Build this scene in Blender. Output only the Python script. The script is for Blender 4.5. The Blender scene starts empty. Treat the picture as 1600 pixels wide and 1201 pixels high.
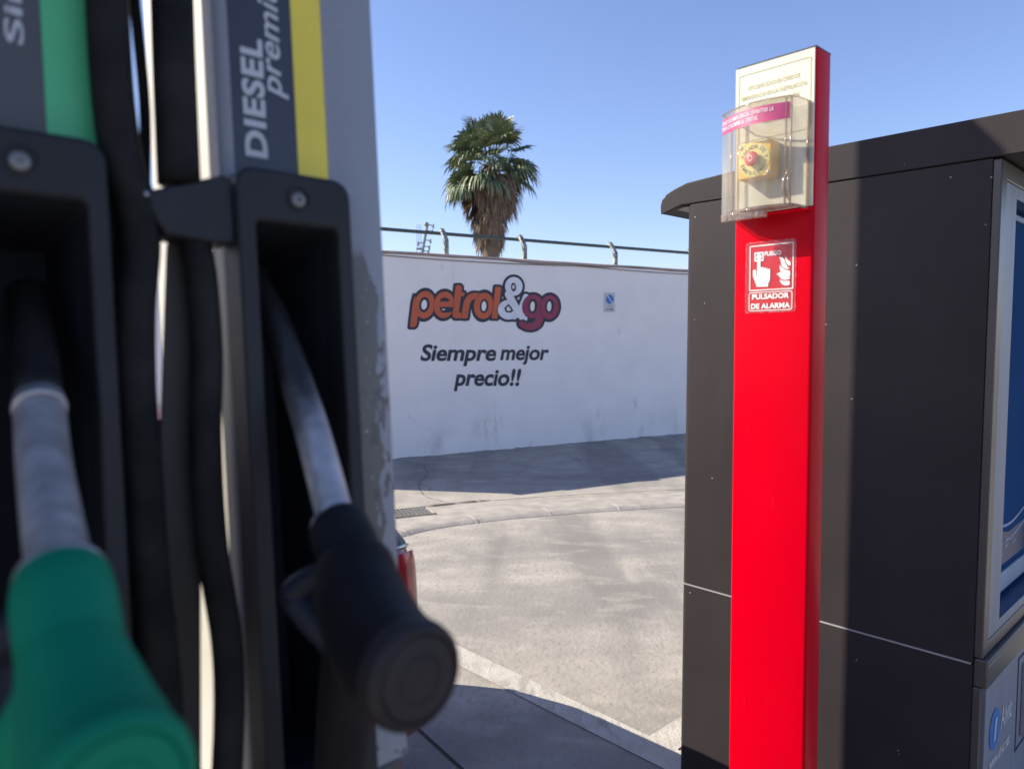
import bpy, bmesh, math, random
import numpy as np
from mathutils import Vector, Matrix, noise as mnoise
random.seed(4)
S = bpy.context.scene
COL = S.collection
RAD = math.radians
PI = math.pi

# ------------------------------------------------------------------ camera, sky, sun, exposure
cam = bpy.data.cameras.new('camera'); cam_o = bpy.data.objects.new('camera', cam); COL.objects.link(cam_o)
cam.sensor_fit = 'HORIZONTAL'; cam.sensor_width = 36; cam.lens = 36*1155/1600
PITCH = math.atan(72.5/1155)
cam_o.location = (0, 0, 1.45); cam_o.rotation_euler = (PI/2-PITCH, 0, 0)
cam.clip_start = 0.02; cam.clip_end = 3000
cam.dof.use_dof = True; cam.dof.focus_distance = 2.5; cam.dof.aperture_fstop = 5.2
S.camera = cam_o

SUN_H = Vector((-0.986, 0.164)).normalized(); SUN_EL = RAD(32.6)
W = bpy.data.worlds.new('World'); S.world = W; W.use_nodes = True
nt = W.node_tree; sky = nt.nodes.new('ShaderNodeTexSky'); sky.sky_type = 'NISHITA'; sky.sun_disc = False
sky.sun_elevation = SUN_EL; sky.sun_rotation = math.atan2(SUN_H.x, SUN_H.y)
sky.air_density = 1.0; sky.dust_density = 0.6; sky.ozone_density = 2.5; sky.altitude = 50
tint = nt.nodes.new('ShaderNodeMix'); tint.data_type = 'RGBA'; tint.blend_type = 'MULTIPLY'; tint.inputs[0].default_value = 1
tint.inputs[7].default_value = (1.04, .98, 1.14, 1)                # the camera's cool, slightly violet white balance
nt.links.new(sky.outputs[0], tint.inputs[6]); nt.links.new(tint.outputs[2], nt.nodes['Background'].inputs[0])
nt.nodes['Background'].inputs[1].default_value = 0.102
sl = bpy.data.lights.new('sun', 'SUN'); sl.energy = 5.0; sl.angle = RAD(0.2); sl.color = (1, 0.92, 0.77)
so = bpy.data.objects.new('sun', sl); COL.objects.link(so)
sdir = Vector((SUN_H.x*math.cos(SUN_EL), SUN_H.y*math.cos(SUN_EL), math.sin(SUN_EL)))
so.rotation_euler = (-sdir).to_track_quat('-Z', 'Y').to_euler()
S.view_settings.view_transform = 'Standard'; S.view_settings.look = 'None'
S.view_settings.exposure = 0.92; S.view_settings.gamma = 1

# ------------------------------------------------------------------ materials
def M(name, col, rough=.5, metal=0., col2=None, vscale=6., bump=0., bscale=60., coat=0., stretch=(1, 1, 1), spec=.5, detail=5., lo=.35, hi=.65, rvar=0.):
    m = bpy.data.materials.new(name); m.use_nodes = True
    t = m.node_tree; N = t.nodes; L = t.links; b = N['Principled BSDF']
    b.inputs['Roughness'].default_value = rough; b.inputs['Metallic'].default_value = metal
    b.inputs['Specular IOR Level'].default_value = spec
    b.inputs['Coat Weight'].default_value = coat; b.inputs['Coat Roughness'].default_value = .08
    if col2 is None: col2 = tuple(c*.86 for c in col)
    tc = N.new('ShaderNodeTexCoord'); mp = N.new('ShaderNodeMapping'); mp.inputs['Scale'].default_value = stretch
    L.new(tc.outputs['Object'], mp.inputs[0])
    n = N.new('ShaderNodeTexNoise'); n.inputs['Scale'].default_value = vscale; n.inputs['Detail'].default_value = detail
    L.new(mp.outputs[0], n.inputs['Vector'])
    r = N.new('ShaderNodeValToRGB'); r.color_ramp.elements[0].position = lo; r.color_ramp.elements[1].position = hi
    r.color_ramp.elements[0].color = (*col2, 1); r.color_ramp.elements[1].color = (*col, 1)
    L.new(n.outputs[0], r.inputs[0]); L.new(r.outputs[0], b.inputs['Base Color'])
    if rvar:
        mr = N.new('ShaderNodeMapRange'); mr.inputs[1].default_value = .3; mr.inputs[2].default_value = .7
        mr.inputs[3].default_value = rough-rvar; mr.inputs[4].default_value = rough+rvar
        L.new(n.outputs[0], mr.inputs[0]); L.new(mr.outputs[0], b.inputs['Roughness'])
    if bump:
        n2 = N.new('ShaderNodeTexNoise'); n2.inputs['Scale'].default_value = bscale; n2.inputs['Detail'].default_value = 4
        L.new(mp.outputs[0], n2.inputs['Vector'])
        bp = N.new('ShaderNodeBump'); bp.inputs['Strength'].default_value = bump; bp.inputs['Distance'].default_value = .01
        L.new(n2.outputs[0], bp.inputs['Height']); L.new(bp.outputs[0], b.inputs['Normal'])
    m['ramp'] = r.name
    return m
def base_of(m): return next(l for l in m.node_tree.links if l.to_socket.name == 'Base Color')
def overlay(m, fac_socket, col):
    """put a patch of another colour over what feeds the base colour"""
    t = m.node_tree; l = base_of(m); src = l.from_socket; dst = l.to_socket
    mx = t.nodes.new('ShaderNodeMix'); mx.data_type = 'RGBA'
    t.links.new(fac_socket, mx.inputs[0]); t.links.new(src, mx.inputs[6]); mx.inputs[7].default_value = (*col, 1)
    t.links.new(mx.outputs[2], dst)
def coordnode(m):
    t = m.node_tree; c = t.nodes.new('ShaderNodeTexCoord'); return c.outputs['Object']
def math_node(m, op, a, b=None, clamp=False):
    n = m.node_tree.nodes.new('ShaderNodeMath'); n.operation = op; n.use_clamp = clamp
    for i, x in enumerate((a, b)):
        if x is None: continue
        if isinstance(x, (int, float)): n.inputs[i].default_value = x
        else: m.node_tree.links.new(x, n.inputs[i])
    return n.outputs[0]
def noise_node(m, scale, stretch=(1, 1, 1), detail=5, rot=0, dist=0):
    t = m.node_tree; mp = t.nodes.new('ShaderNodeMapping'); mp.inputs['Scale'].default_value = stretch; mp.inputs['Rotation'].default_value = (0, 0, rot)
    t.links.new(coordnode(m), mp.inputs[0]); n = t.nodes.new('ShaderNodeTexNoise'); n.inputs['Scale'].default_value = scale
    n.inputs['Detail'].default_value = detail; n.inputs['Distortion'].default_value = dist
    t.links.new(mp.outputs[0], n.inputs['Vector']); return n.outputs[0]
def maprange(m, s, a, b, c=0., d=1.):
    n = m.node_tree.nodes.new('ShaderNodeMapRange'); n.interpolation_type = 'SMOOTHSTEP'
    for i, x in zip((1, 2, 3, 4), (a, b, c, d)): n.inputs[i].default_value = x
    m.node_tree.links.new(s, n.inputs[0]); return n.outputs[0]
def spot(m, pos, rad, stretch=(1, 1, 1)):
    t = m.node_tree; s = t.nodes.new('ShaderNodeVectorMath'); s.operation = 'SUBTRACT'; s.inputs[1].default_value = pos
    t.links.new(coordnode(m), s.inputs[0])
    k = t.nodes.new('ShaderNodeVectorMath'); k.operation = 'MULTIPLY'; k.inputs[1].default_value = stretch; t.links.new(s.outputs[0], k.inputs[0])
    l = t.nodes.new('ShaderNodeVectorMath'); l.operation = 'LENGTH'; t.links.new(k.outputs[0], l.inputs[0])
    return maprange(m, l.outputs['Value'], 0, rad, 1, 0)
def sepxyz(m):
    t = m.node_tree; s = t.nodes.new('ShaderNodeSeparateXYZ'); t.links.new(coordnode(m), s.inputs[0]); return s.outputs

# ------------------------------------------------------------------ mesh helpers
def obj(name, bm, mat, parent=None, smooth=False, bevel=0, seg=2, auto=None):
    if isinstance(bm, bmesh.types.BMesh):
        me = bpy.data.meshes.new(name)
        bm.normal_update(); bm.to_mesh(me); bm.free()
    else: me = bm; me.name = name
    mats = mat if isinstance(mat, (list, tuple)) else [mat]
    for x in mats: me.materials.append(x)
    o = bpy.data.objects.new(name, me); COL.objects.link(o)
    if parent is not None: o.parent = parent
    if smooth:
        for p in me.polygons: p.use_smooth = True
    if bevel:
        md = o.modifiers.new('bevel', 'BEVEL'); md.width = bevel; md.segments = seg; md.limit_method = 'ANGLE'; md.angle_limit = RAD(35)
        md.harden_normals = False
        for p in me.polygons: p.use_smooth = True
        me.set_sharp_from_angle(angle=RAD(50)) if hasattr(me, 'set_sharp_from_angle') else None
    elif auto:
        for p in me.polygons: p.use_smooth = True
        me.set_sharp_from_angle(angle=RAD(auto))
    return o
def tag(o, label=None, cat=None, group=None, kind=None):
    if label: o['label'] = label
    if cat: o['category'] = cat
    if group: o['group'] = group
    if kind: o['kind'] = kind
    return o
def thing(name, label, cat, mw=None, group=None):
    o = bpy.data.objects.new(name, None); COL.objects.link(o); o.empty_display_size = .1
    if mw is not None: o.matrix_world = mw
    return tag(o, label, cat, group)
def frame(x, y, z, loc):
    m = Matrix.Identity(4)
    for i, c in enumerate((x, y, z)):
        for j in range(3): m[j][i] = c[j]
    for j in range(3): m[j][3] = loc[j]
    return m
def box(bm, x0, x1, y0, y1, z0, z1):
    v = [bm.verts.new((x, y, z)) for z in (z0, z1) for y in (y0, y1) for x in (x0, x1)]
    for f in ((0, 2, 3, 1), (4, 5, 7, 6), (0, 1, 5, 4), (2, 6, 7, 3), (0, 4, 6, 2), (1, 3, 7, 5)): bm.faces.new([v[i] for i in f])
    return bm
def bx(*a): return box(bmesh.new(), *a)
def catmull(pts, n=8):
    P = [Vector(p) for p in pts]; out = []
    if len(P) < 3 or n < 2: return P
    E = [2*P[0]-P[1]]+P+[2*P[-1]-P[-2]]
    for i in range(1, len(E)-2):
        a, b, c, d = E[i-1:i+3]
        for k in range(n):
            t = k/n
            out.append(.5*((2*b)+(c-a)*t+(2*a-5*b+4*c-d)*t*t+(3*b-a-3*c+d)*t**3))
    out.append(P[-1]); return out
def tube(bm, pts, rad, seg=20, n=8, caps=True, squash=None):
    """sweep a circle along a smoothed path; rad is one number or one per control point"""
    P = catmull(pts, n); k = len(P)
    if isinstance(rad, (int, float)): R = [rad]*k
    else:
        xs = np.linspace(0, 1, len(rad)); R = list(np.interp(np.linspace(0, 1, k), xs, rad))
    T = [(P[min(i+1, k-1)]-P[max(i-1, 0)]).normalized() for i in range(k)]
    ref = Vector((0, 0, 1)) if abs(T[0].z) < .9 else Vector((1, 0, 0))
    N = (ref-T[0]*ref.dot(T[0])).normalized(); rings = []
    for i in range(k):
        N = (N-T[i]*N.dot(T[i])).normalized(); B = T[i].cross(N)
        rings.append([bm.verts.new(P[i]+(N*math.cos(a)+B*math.sin(a))*R[i]) for a in (2*PI*j/seg for j in range(seg))])
    for a, b in zip(rings, rings[1:]):
        for j in range(seg): bm.faces.new((a[j], a[(j+1) % seg], b[(j+1) % seg], b[j]))
    if caps:
        bm.faces.new(rings[0][::-1]); bm.faces.new(rings[-1])
    return bm
def tb(pts, rad, **k): return tube(bmesh.new(), pts, rad, **k)
def lathe(bm, prof, centre, axis, seg=32):
    """prof: (radius, distance along axis)"""
    A = Vector(axis).normalized(); ref = Vector((0, 0, 1)) if abs(A.z) < .9 else Vector((1, 0, 0))
    N = (ref-A*ref.dot(A)).normalized(); B = A.cross(N); C = Vector(centre); rings = []
    for r, d in prof:
        if r < 1e-6: rings.append([bm.verts.new(C+A*d)])
        else: rings.append([bm.verts.new(C+A*d+(N*math.cos(t)+B*math.sin(t))*r) for t in (2*PI*j/seg for j in range(seg))])
    for a, b in zip(rings, rings[1:]):
        for j in range(seg):
            q = (j+1) % seg
            if len(a) == 1 and len(b) == 1: continue
            if len(a) == 1: bm.faces.new((a[0], b[q], b[j]))
            elif len(b) == 1: bm.faces.new((a[j], a[q], b[0]))
            else: bm.faces.new((a[j], a[q], b[q], b[j]))
    return bm
def prism(bm, poly, y0, y1, mp=lambda x, z, y: (x, y, z)):
    """extrude an (x,z) outline from y0 to y1"""
    a = [bm.verts.new(mp(x, z, y0)) for x, z in poly]; b = [bm.verts.new(mp(x, z, y1)) for x, z in poly]; n = len(poly)
    bm.faces.new(a); bm.faces.new(b[::-1])
    for i in range(n): bm.faces.new((a[i], b[i], b[(i+1) % n], a[(i+1) % n]))
    bmesh.ops.recalc_face_normals(bm, faces=bm.faces[:]); return bm
def rrect(x0, x1, z0, z1, r, n=6, corners=(1, 1, 1, 1)):
    P = []
    for (cx, cz, a0), on in zip(((x1-r, z1-r, 0), (x0+r, z1-r, 90), (x0+r, z0+r, 180), (x1-r, z0+r, 270)), corners):
        if not on:
            P.append((x1 if cx > (x0+x1)/2 else x0, z1 if cz > (z0+z1)/2 else z0)); continue
        for k in range(n+1):
            a = RAD(a0+90*k/n); P.append((cx+r*math.cos(a), cz+r*math.sin(a)))
    return P
def ring_prism(bm, outer, inner, y0, y1):
    """a frame: two outlines with the same number of points"""
    n = len(outer); V = [[bm.verts.new((x, y, z)) for x, z in L] for L, y in ((outer, y0), (inner, y0), (outer, y1), (inner, y1))]
    for i in range(n):
        j = (i+1) % n
        bm.faces.new((V[0][i], V[0][j], V[1][j], V[1][i])); bm.faces.new((V[2][i], V[3][i], V[3][j], V[2][j]))
        bm.faces.new((V[0][i], V[2][i], V[2][j], V[0][j])); bm.faces.new((V[1][i], V[1][j], V[3][j], V[3][i]))
    bmesh.ops.recalc_face_normals(bm, faces=bm.faces[:]); return bm
# -- lettering: glyph outlines become flat meshes, fitted to a measured rectangle
def glyphs(body, bold=0., shear=0., spacing=1., line=1., align='LEFT', res=4):
    cu = bpy.data.curves.new('t', 'FONT'); cu.body = body; cu.size = 1; cu.offset = bold; cu.shear = shear
    cu.space_character = spacing; cu.space_line = line; cu.align_x = align; cu.resolution_u = res; cu.fill_mode = 'FRONT'
    o = bpy.data.objects.new('t', cu); COL.objects.link(o)
    dg = bpy.context.evaluated_depsgraph_get(); me = bpy.data.meshes.new_from_object(o.evaluated_get(dg))
    V = np.array([v.co[:2] for v in me.vertices]); Fc = [tuple(p.vertices) for p in me.polygons]
    bpy.data.objects.remove(o); bpy.data.curves.remove(cu); bpy.data.meshes.remove(me)
    return V, Fc
def fit(V, x0, x1, z0, z1):
    lo = V.min(0); hi = V.max(0); s = (V-lo)/(hi-lo)
    return np.stack([x0+s[:, 0]*(x1-x0), z0+s[:, 1]*(z1-z0)], 1)
def flat(name, parts, fn, mat, parent, kind=None):
    """parts: list of (verts2d, faces); fn maps (x,z) to a 3D point"""
    V = []; Fc = []
    for v, f in parts:
        k = len(V); V += [tuple(fn(float(a), float(b))) for a, b in v]; Fc += [tuple(i+k for i in q) for q in f]
    me = bpy.data.meshes.new(name); me.from_pydata(V, [], Fc); me.update()
    return obj(name, me, mat, parent)
def poly_part(P): return (np.array(P), [tuple(range(len(P)))])
def frame_part(outer, inner):
    n = len(outer); return (np.array(list(outer)+list(inner)), [(i, (i+1) % n, n+(i+1) % n, n+i) for i in range(n)])
def disc_part(cx, cz, r, n=40, rz=None): return poly_part([(cx+r*math.cos(2*PI*i/n), cz+(rz or r)*math.sin(2*PI*i/n)) for i in range(n)])
def sdf_part(fn, x0, x1, y0, y1, nx, ny):
    """outline of fn<0 on a grid, as one flat mesh without overlaps"""
    X = np.linspace(x0, x1, nx+1); Y = np.linspace(y0, y1, ny+1); G = fn(*np.meshgrid(X, Y)); V = []; idx = {}; Fc = []
    def vert(key, p):
        if key not in idx: idx[key] = len(V); V.append(p)
        return idx[key]
    def node(i, j): return vert(('n', i, j), (X[i], Y[j]))
    def edge(i, j, k, l):
        a, b = G[j, i], G[l, k]; t = a/(a-b)
        return vert(('e',)+tuple(sorted(((i, j), (k, l)))), (X[i]+(X[k]-X[i])*t, Y[j]+(Y[l]-Y[j])*t))
    for j in range(ny):
        i = 0
        while i < nx:
            c = [(i, j), (i+1, j), (i+1, j+1), (i, j+1)]; ins = [G[q, p] < 0 for p, q in c]
            if all(ins):
                k = i
                while k+1 < nx and G[j, k+2] < 0 and G[j+1, k+2] < 0: k += 1
                Fc.append((node(i, j), node(k+1, j), node(k+1, j+1), node(i, j+1))); i = k+1; continue
            if any(ins):
                P = []
                for q in range(4):
                    a, b = c[q], c[(q+1) % 4]
                    if ins[q]: P.append(node(*a))
                    if ins[q] != ins[(q+1) % 4]: P.append(edge(*a, *b))
                if len(P) > 2: Fc.append(tuple(P))
            i += 1
    return np.array(V), Fc
def ell(cx, cy, rx, ry, sh=0.): return lambda x, y: (np.sqrt(((x-cx+sh*(y-cy))/rx)**2+((y-cy)/ry)**2)-1)*min(rx, ry)
def stroke(pts, r, n=6):
    P = [(p.x, p.y) for p in catmull([(a, b, 0) for a, b in pts], n)]
    def f(x, y):
        d = np.full(x.shape, 1e9)
        for (ax, ay), (bx_, by) in zip(P, P[1:]):
            dx, dy = bx_-ax, by-ay; q = dx*dx+dy*dy+1e-9; t = np.clip(((x-ax)*dx+(y-ay)*dy)/q, 0, 1)
            d = np.minimum(d, np.hypot(x-ax-t*dx, y-ay-t*dy))
        return d-r
    return f
def quad(pts):   # any simple polygon
    def f(x, y):
        d = np.full(x.shape, 1e9); inside = np.zeros(x.shape, bool)
        for (ax, ay), (bx_, by) in zip(pts, pts[1:]+pts[:1]):
            dx, dy = bx_-ax, by-ay; q = dx*dx+dy*dy+1e-9; t = np.clip(((x-ax)*dx+(y-ay)*dy)/q, 0, 1)
            d = np.minimum(d, np.hypot(x-ax-t*dx, y-ay-t*dy))
            if abs(dy) > 1e-9: inside ^= ((ay > y) != (by > y)) & (x < dx*(y-ay)/dy+ax)
        return np.where(inside, -d, d)
    return f
U_ = lambda *f: (lambda x, y: np.minimum.reduce([g(x, y) for g in f]))
D_ = lambda a, *b: (lambda x, y: np.maximum.reduce([a(x, y)]+[-g(x, y) for g in b]))
G_ = lambda a, k: (lambda x, y: a(x, y)-k)

# axes of the forecourt: u runs away to the left, v away to the right
AL = RAD(-43.6)
u = Vector((math.sin(AL), math.cos(AL), 0)); v = Vector((math.cos(AL), -math.sin(AL), 0)); Z = Vector((0, 0, 1))

# ------------------------------------------------------------------ shared materials
m_conc = M('concrete', (.39, .352, .302), .9, col2=(.285, .26, .228), vscale=3.2, bump=.3, bscale=45, detail=13, lo=.34, hi=.66)
f1 = maprange(m_conc, noise_node(m_conc, 1.5, (1, .18, 1), 12, rot=RAD(-64), dist=.5), .49, .63, 0, .72); overlay(m_conc, f1, (.19, .175, .16))
f1 = maprange(m_conc, noise_node(m_conc, .8, (.3, 1, 1), 12, rot=RAD(14), dist=.9), .50, .64, 0, .55); overlay(m_conc, f1, (.18, .168, .156))
f2 = maprange(m_conc, noise_node(m_conc, 7, (.5, 1, 1), 13, rot=RAD(20), dist=.2), .50, .70, 0, .3); overlay(m_conc, f2, (.50, .45, .385))
f4 = maprange(m_conc, noise_node(m_conc, 42, (1, .45, 1), 10, rot=RAD(-60)), .48, .70, 0, .42); overlay(m_conc, f4, (.19, .175, .16))
f3 = maprange(m_conc, noise_node(m_conc, 17, detail=3), .735, .76, 0, .6); overlay(m_conc, f3, (.12, .11, .10))
f4 = maprange(m_conc, noise_node(m_conc, 260, detail=4), .55, .70, 0, .4); overlay(m_conc, f4, (.16, .148, .135))
m_kerb = M('kerb_concrete', (.38, .345, .30), .9, col2=(.28, .255, .225), vscale=8, bump=.4, bscale=70)
m_joint = M('joint_dirt', (.05, .045, .04), .95)
m_line = M('worn_white_paint', (.49, .46, .405), .85, col2=(.42, .39, .34), vscale=12, bump=.3, bscale=90, detail=10)
s = math_node(m_line, 'MULTIPLY', maprange(m_line, noise_node(m_line, 34, (1, .3, 1), 13, rot=RAD(-50), dist=.3), .47, .60, 0, .9), maprange(m_line, noise_node(m_line, 3.2, detail=6), .36, .62, .12, 1)); overlay(m_line, s, (.30, .275, .24))
s = maprange(m_line, noise_node(m_line, 130, detail=4), .56, .68, 0, .5); overlay(m_line, s, (.28, .26, .23))
m_wall = M('white_render', (.93, .87, .82), .85, col2=(.88, .82, .775), vscale=2.2, bump=.12, bscale=35, detail=7)
for pos, rad, st, k, c in (((1.27, 0, .33), .30, (1, 0, 1), .5, (.47, .41, .36)), ((3.0, 0, .45), .16, (2.2, 0, 1), .5, (.35, .33, .32)), ((3.64, 0, .49), .2, (1.8, 0, 1), .5, (.33, .31, .30)),
                        ((.55, 0, 2.33), .2, (1, 0, 2.6), .35, (.4, .38, .36)), ((3.35, 0, 1.55), .12, (1, 0, 1.6), .35, (.42, .4, .39))):
    s = math_node(m_wall, 'MULTIPLY', spot(m_wall, pos, rad, st), maprange(m_wall, noise_node(m_wall, 9, (1.5, 1, .6), 6), .42, .66, 0, k)); overlay(m_wall, s, c)
xyz = sepxyz(m_wall)
s = math_node(m_wall, 'MULTIPLY', maprange(m_wall, xyz[2], 0, .55, 1, 0), maprange(m_wall, noise_node(m_wall, 3, (1, 1, .5), 7), .5, .75, 0, .5)); overlay(m_wall, s, (.45, .42, .38))
s = math_node(m_wall, 'MULTIPLY', maprange(m_wall, noise_node(m_wall, 2.2, (5, 1, .35), 6), .58, .74, 0, .2), maprange(m_wall, xyz[2], 1.0, 2.5, 0, 1)); overlay(m_wall, s, (.52, .51, .50))
m_cope = M('terracotta_coping', (.46, .37, .34), .9, col2=(.36, .30, .28), vscale=9, bump=.4, bscale=50)
m_cable = M('grey_cable', (.16, .15, .15), .7)
m_navy = M('navy_paint', (.030, .034, .05), .6)
m_orange = M('orange_paint', (.62, .125, .05), .6)
m_wpaint = M('white_paint', (.80, .80, .82), .6)
m_mag = M('magenta_paint', (.28, .03, .075), .6, col2=(.36, .06, .11), vscale=1.5)
m_gpaint = M('dark_green_paint', (.035, .06, .06), .5, col2=(.06, .08, .075), vscale=30)
m_gal = M('galvanised_bracket', (.36, .36, .31), .6, col2=(.10, .13, .12), vscale=25, lo=.42, hi=.55)
m_red = M('red_gloss_paint', (.52, .0, .010), .24, col2=(.48, .0, .009), vscale=3, coat=.0, spec=.06, rvar=.06, bump=.02, bscale=12)
s = maprange(m_red, noise_node(m_red, 22, (9, 9, .5), 6, dist=.3), .70, .80, 0, .07); overlay(m_red, s, (.75, .25, .27))
m_dark = M('dark_powder_coat', (.034, .028, .029), .42, col2=(.029, .024, .025), vscale=4, bump=.06, bscale=400)
m_dark.node_tree.nodes['Principled BSDF'].inputs['Specular IOR Level'].default_value = .12
t_ = m_dark.node_tree; vr = t_.nodes.new('ShaderNodeTexVoronoi'); vr.inputs['Scale'].default_value = 26; t_.links.new(coordnode(m_dark), vr.inputs['Vector'])
pick = t_.nodes.new('ShaderNodeSeparateColor'); t_.links.new(vr.outputs['Color'], pick.inputs[0])
s = math_node(m_dark, 'MULTIPLY', maprange(m_dark, vr.outputs['Distance'], .035, .06, 1, 0), maprange(m_dark, pick.outputs[0], .66, .72, 0, .9)); overlay(m_dark, s, (.42, .38, .36))
s = maprange(m_dark, noise_node(m_dark, 5, (1, 1, .4), 7), .56, .8, 0, .35); overlay(m_dark, s, (.055, .048, .047))
m_seam = M('pale_seam', (.30, .29, .285), .7, spec=.2)
m_alu = M('brushed_steel', (.36, .38, .42), .38, .75, vscale=40, stretch=(1, 1, .05))
m_blackp = M('black_plastic', (.018, .019, .023), .52, spec=.3, col2=(.013, .014, .017), vscale=14, bump=.12, bscale=300)
m_rubber = M('black_rubber', (.006, .006, .007), .65, spec=.13, col2=(.02, .02, .02), vscale=20, bump=.1, bscale=200)
m_dusty = M('dusty_black_rubber', (.032, .030, .027), .7, col2=(.022, .021, .019), vscale=18, bump=.15, bscale=200)

# ------------------------------------------------------------------ ground, kerb, markings
bm = bmesh.new(); R_ = 1500
q = [bm.verts.new(p) for p in ((-R_, -R_, 0), (R_, -R_, 0), (R_, R_, 0), (-R_, R_, 0))]; bm.faces.new(q)
tag(obj('ground', bm, m_conc), kind='structure')
def strip(bm, pts, hw, z, jit=0.):
    P = catmull([(a, b, z) for a, b in pts], 10); L = []
    for i, p in enumerate(P):
        d = (P[min(i+1, len(P)-1)]-P[max(i-1, 0)]).normalized(); n = Vector((-d.y, d.x, 0)); k = hw*(1+jit*random.uniform(-1, 1))
        L.append((bm.verts.new(p-n*k), bm.verts.new(p+n*k)))
    for a, b in zip(L, L[1:]): bm.faces.new((a[0], b[0], b[1], a[1]))
# the kerb: a lipped concrete edge, gently falling away behind
kpts = catmull([(-2.6, 2.6, 0), (-1.55, 4.25, 0), (-.765, 5.36, 0), (-.276, 5.72, 0), (.435, 6.01, 0), (1.498, 6.29, 0), (3.2, 6.72, 0), (7, 7.6, 0)], 14)
bm = bmesh.new(); rows = []
for i, p in enumerate(kpts):
    d = (kpts[min(i+1, len(kpts)-1)]-kpts[max(i-1, 0)]).normalized(); n = Vector((-d.y, d.x, 0))
    rows.append([bm.verts.new(p+n*o+Z*h) for o, h in ((0, -.02), (.0, .003), (.035, .020), (.07, .024), (.2, .023), (.5, .012), (.62, -.01))])
for a, b in zip(rows, rows[1:]):
    for k in range(6): bm.faces.new((a[k], b[k], b[k+1], a[k+1]))
kerb = tag(obj('kerb', bm, m_kerb, auto=30), kind='structure')
bm = bmesh.new()
acc = 0
for i in range(1, len(kpts)):          # mortar joints between kerb stones
    acc += (kpts[i]-kpts[i-1]).length
    if acc > .58:
        acc = 0; p = kpts[i]; d = (kpts[i]-kpts[i-1]).normalized(); n = Vector((-d.y, d.x, 0)); L = []
        for o, h in ((-.01, .003), (.0, .007), (.034, .0245), (.07, .028), (.17, .028)):
            L.append((bm.verts.new(p+n*o+Z*h-d*.012), bm.verts.new(p+n*o+Z*h+d*.012)))
        for a, b in zip(L, L[1:]): bm.faces.new((a[0], a[1], b[1], b[0]))
tag(obj('kerb_mortar', bm, M('pale_mortar', (.46, .42, .37), .9, vscale=20)), kind='structure')
bm = bmesh.new()
strip(bm, [(-1.9, 5.55), (-.972, 6.16), (-.45, 6.43), (-.2, 6.53)], .012, .008, .7)
tag(obj('gutter_joint', bm, m_joint), kind='structure')
bm = bmesh.new(); strip(bm, [(-.2, 6.53), (.353, 6.72), (1.5, 7.0), (4, 7.55)], .007, .008, .6)
tag(obj('gutter_mortar_line', bm, M('chipped_mortar', (.40, .36, .31), .9, vscale=30)), kind='structure')
bm = bmesh.new()
for a, b in (((-.6, 3.02), (-.33, 2.634)), ((-.33, 2.634), (-.173, 2.411)), ((-.173, 2.411), (.5, 1.45))):
    strip(bm, [a, ((a[0]+b[0])/2, (a[1]+b[1])/2), b], .006, .004)
tag(obj('expansion_joint', bm, m_joint), kind='structure')
bm = bmesh.new()
strip(bm, [(-1.03, 8.72), (-1.0, 8.3), (-.9, 7.8), (-.93, 7.3), (-.80, 6.72), (-.62, 6.5)], .003, .004, .8)
strip(bm, [(-.93, 7.3), (-.8, 7.1), (-.78, 6.9)], .0025, .0042, .8)
tag(obj('pavement_crack', bm, M('crack_shadow', (.10, .092, .085), .95)), kind='structure')
# white lines: a long one and a branch towards the terminal
bm = bmesh.new()
hw = .066
c0 = Vector((-.2395, 3.2915, .004)); d0 = (Vector((.5145, 2.498, .004))-c0).normalized(); n0 = Vector((-d0.y, d0.x, 0))
P_ = [c0-d0*2.1, c0+d0*1.2]
q = [bm.verts.new(p) for p in (P_[0]-n0*hw, P_[1]-n0*hw, P_[1]+n0*hw, P_[0]+n0*hw)]; bm.faces.new(q)
s0 = c0+d0*1.005+n0*hw
q = [bm.verts.new(p) for p in (s0, s0+d0*.12, s0+d0*.12+v*3, s0+v*3)]; bm.faces.new(q)
tag(obj('road_marking', bm, m_line), kind='structure')
# drain grate by the gutter
gr = thing('drain_grate', 'small rectangular grey drain grate set in the gutter behind the kerb', 'drain', frame(Vector((.92, .39, 0)).normalized(), Vector((-.39, .92, 0)).normalized(), Z, (-.83, 6.0, .021)))
bm = bmesh.new(); ring_prism(bm, [(-.17, -.13), (.17, -.13), (.17, .13), (-.17, .13)], [(-.158, -.118), (.158, -.118), (.158, .118), (-.158, .118)], 0, .009)
for w_ in bm.verts: w_.co = Vector((w_.co.x, w_.co.z, w_.co.y))
bmesh.ops.recalc_face_normals(bm, faces=bm.faces[:])
obj('grate_frame', bm, m_kerb, gr)
bm = bmesh.new()
for i in range(9): box(bm, -.146+.0335*i, -.146+.0335*i+.018, -.105, .105, .0, .009)
obj('grate_bars', bm, M('grey_iron', (.16, .16, .16), .7, .3), gr)
bm = bx(-.15, .15, -.11, .11, -.012, -.004); obj('drain_well', bm, m_joint, gr)

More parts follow.
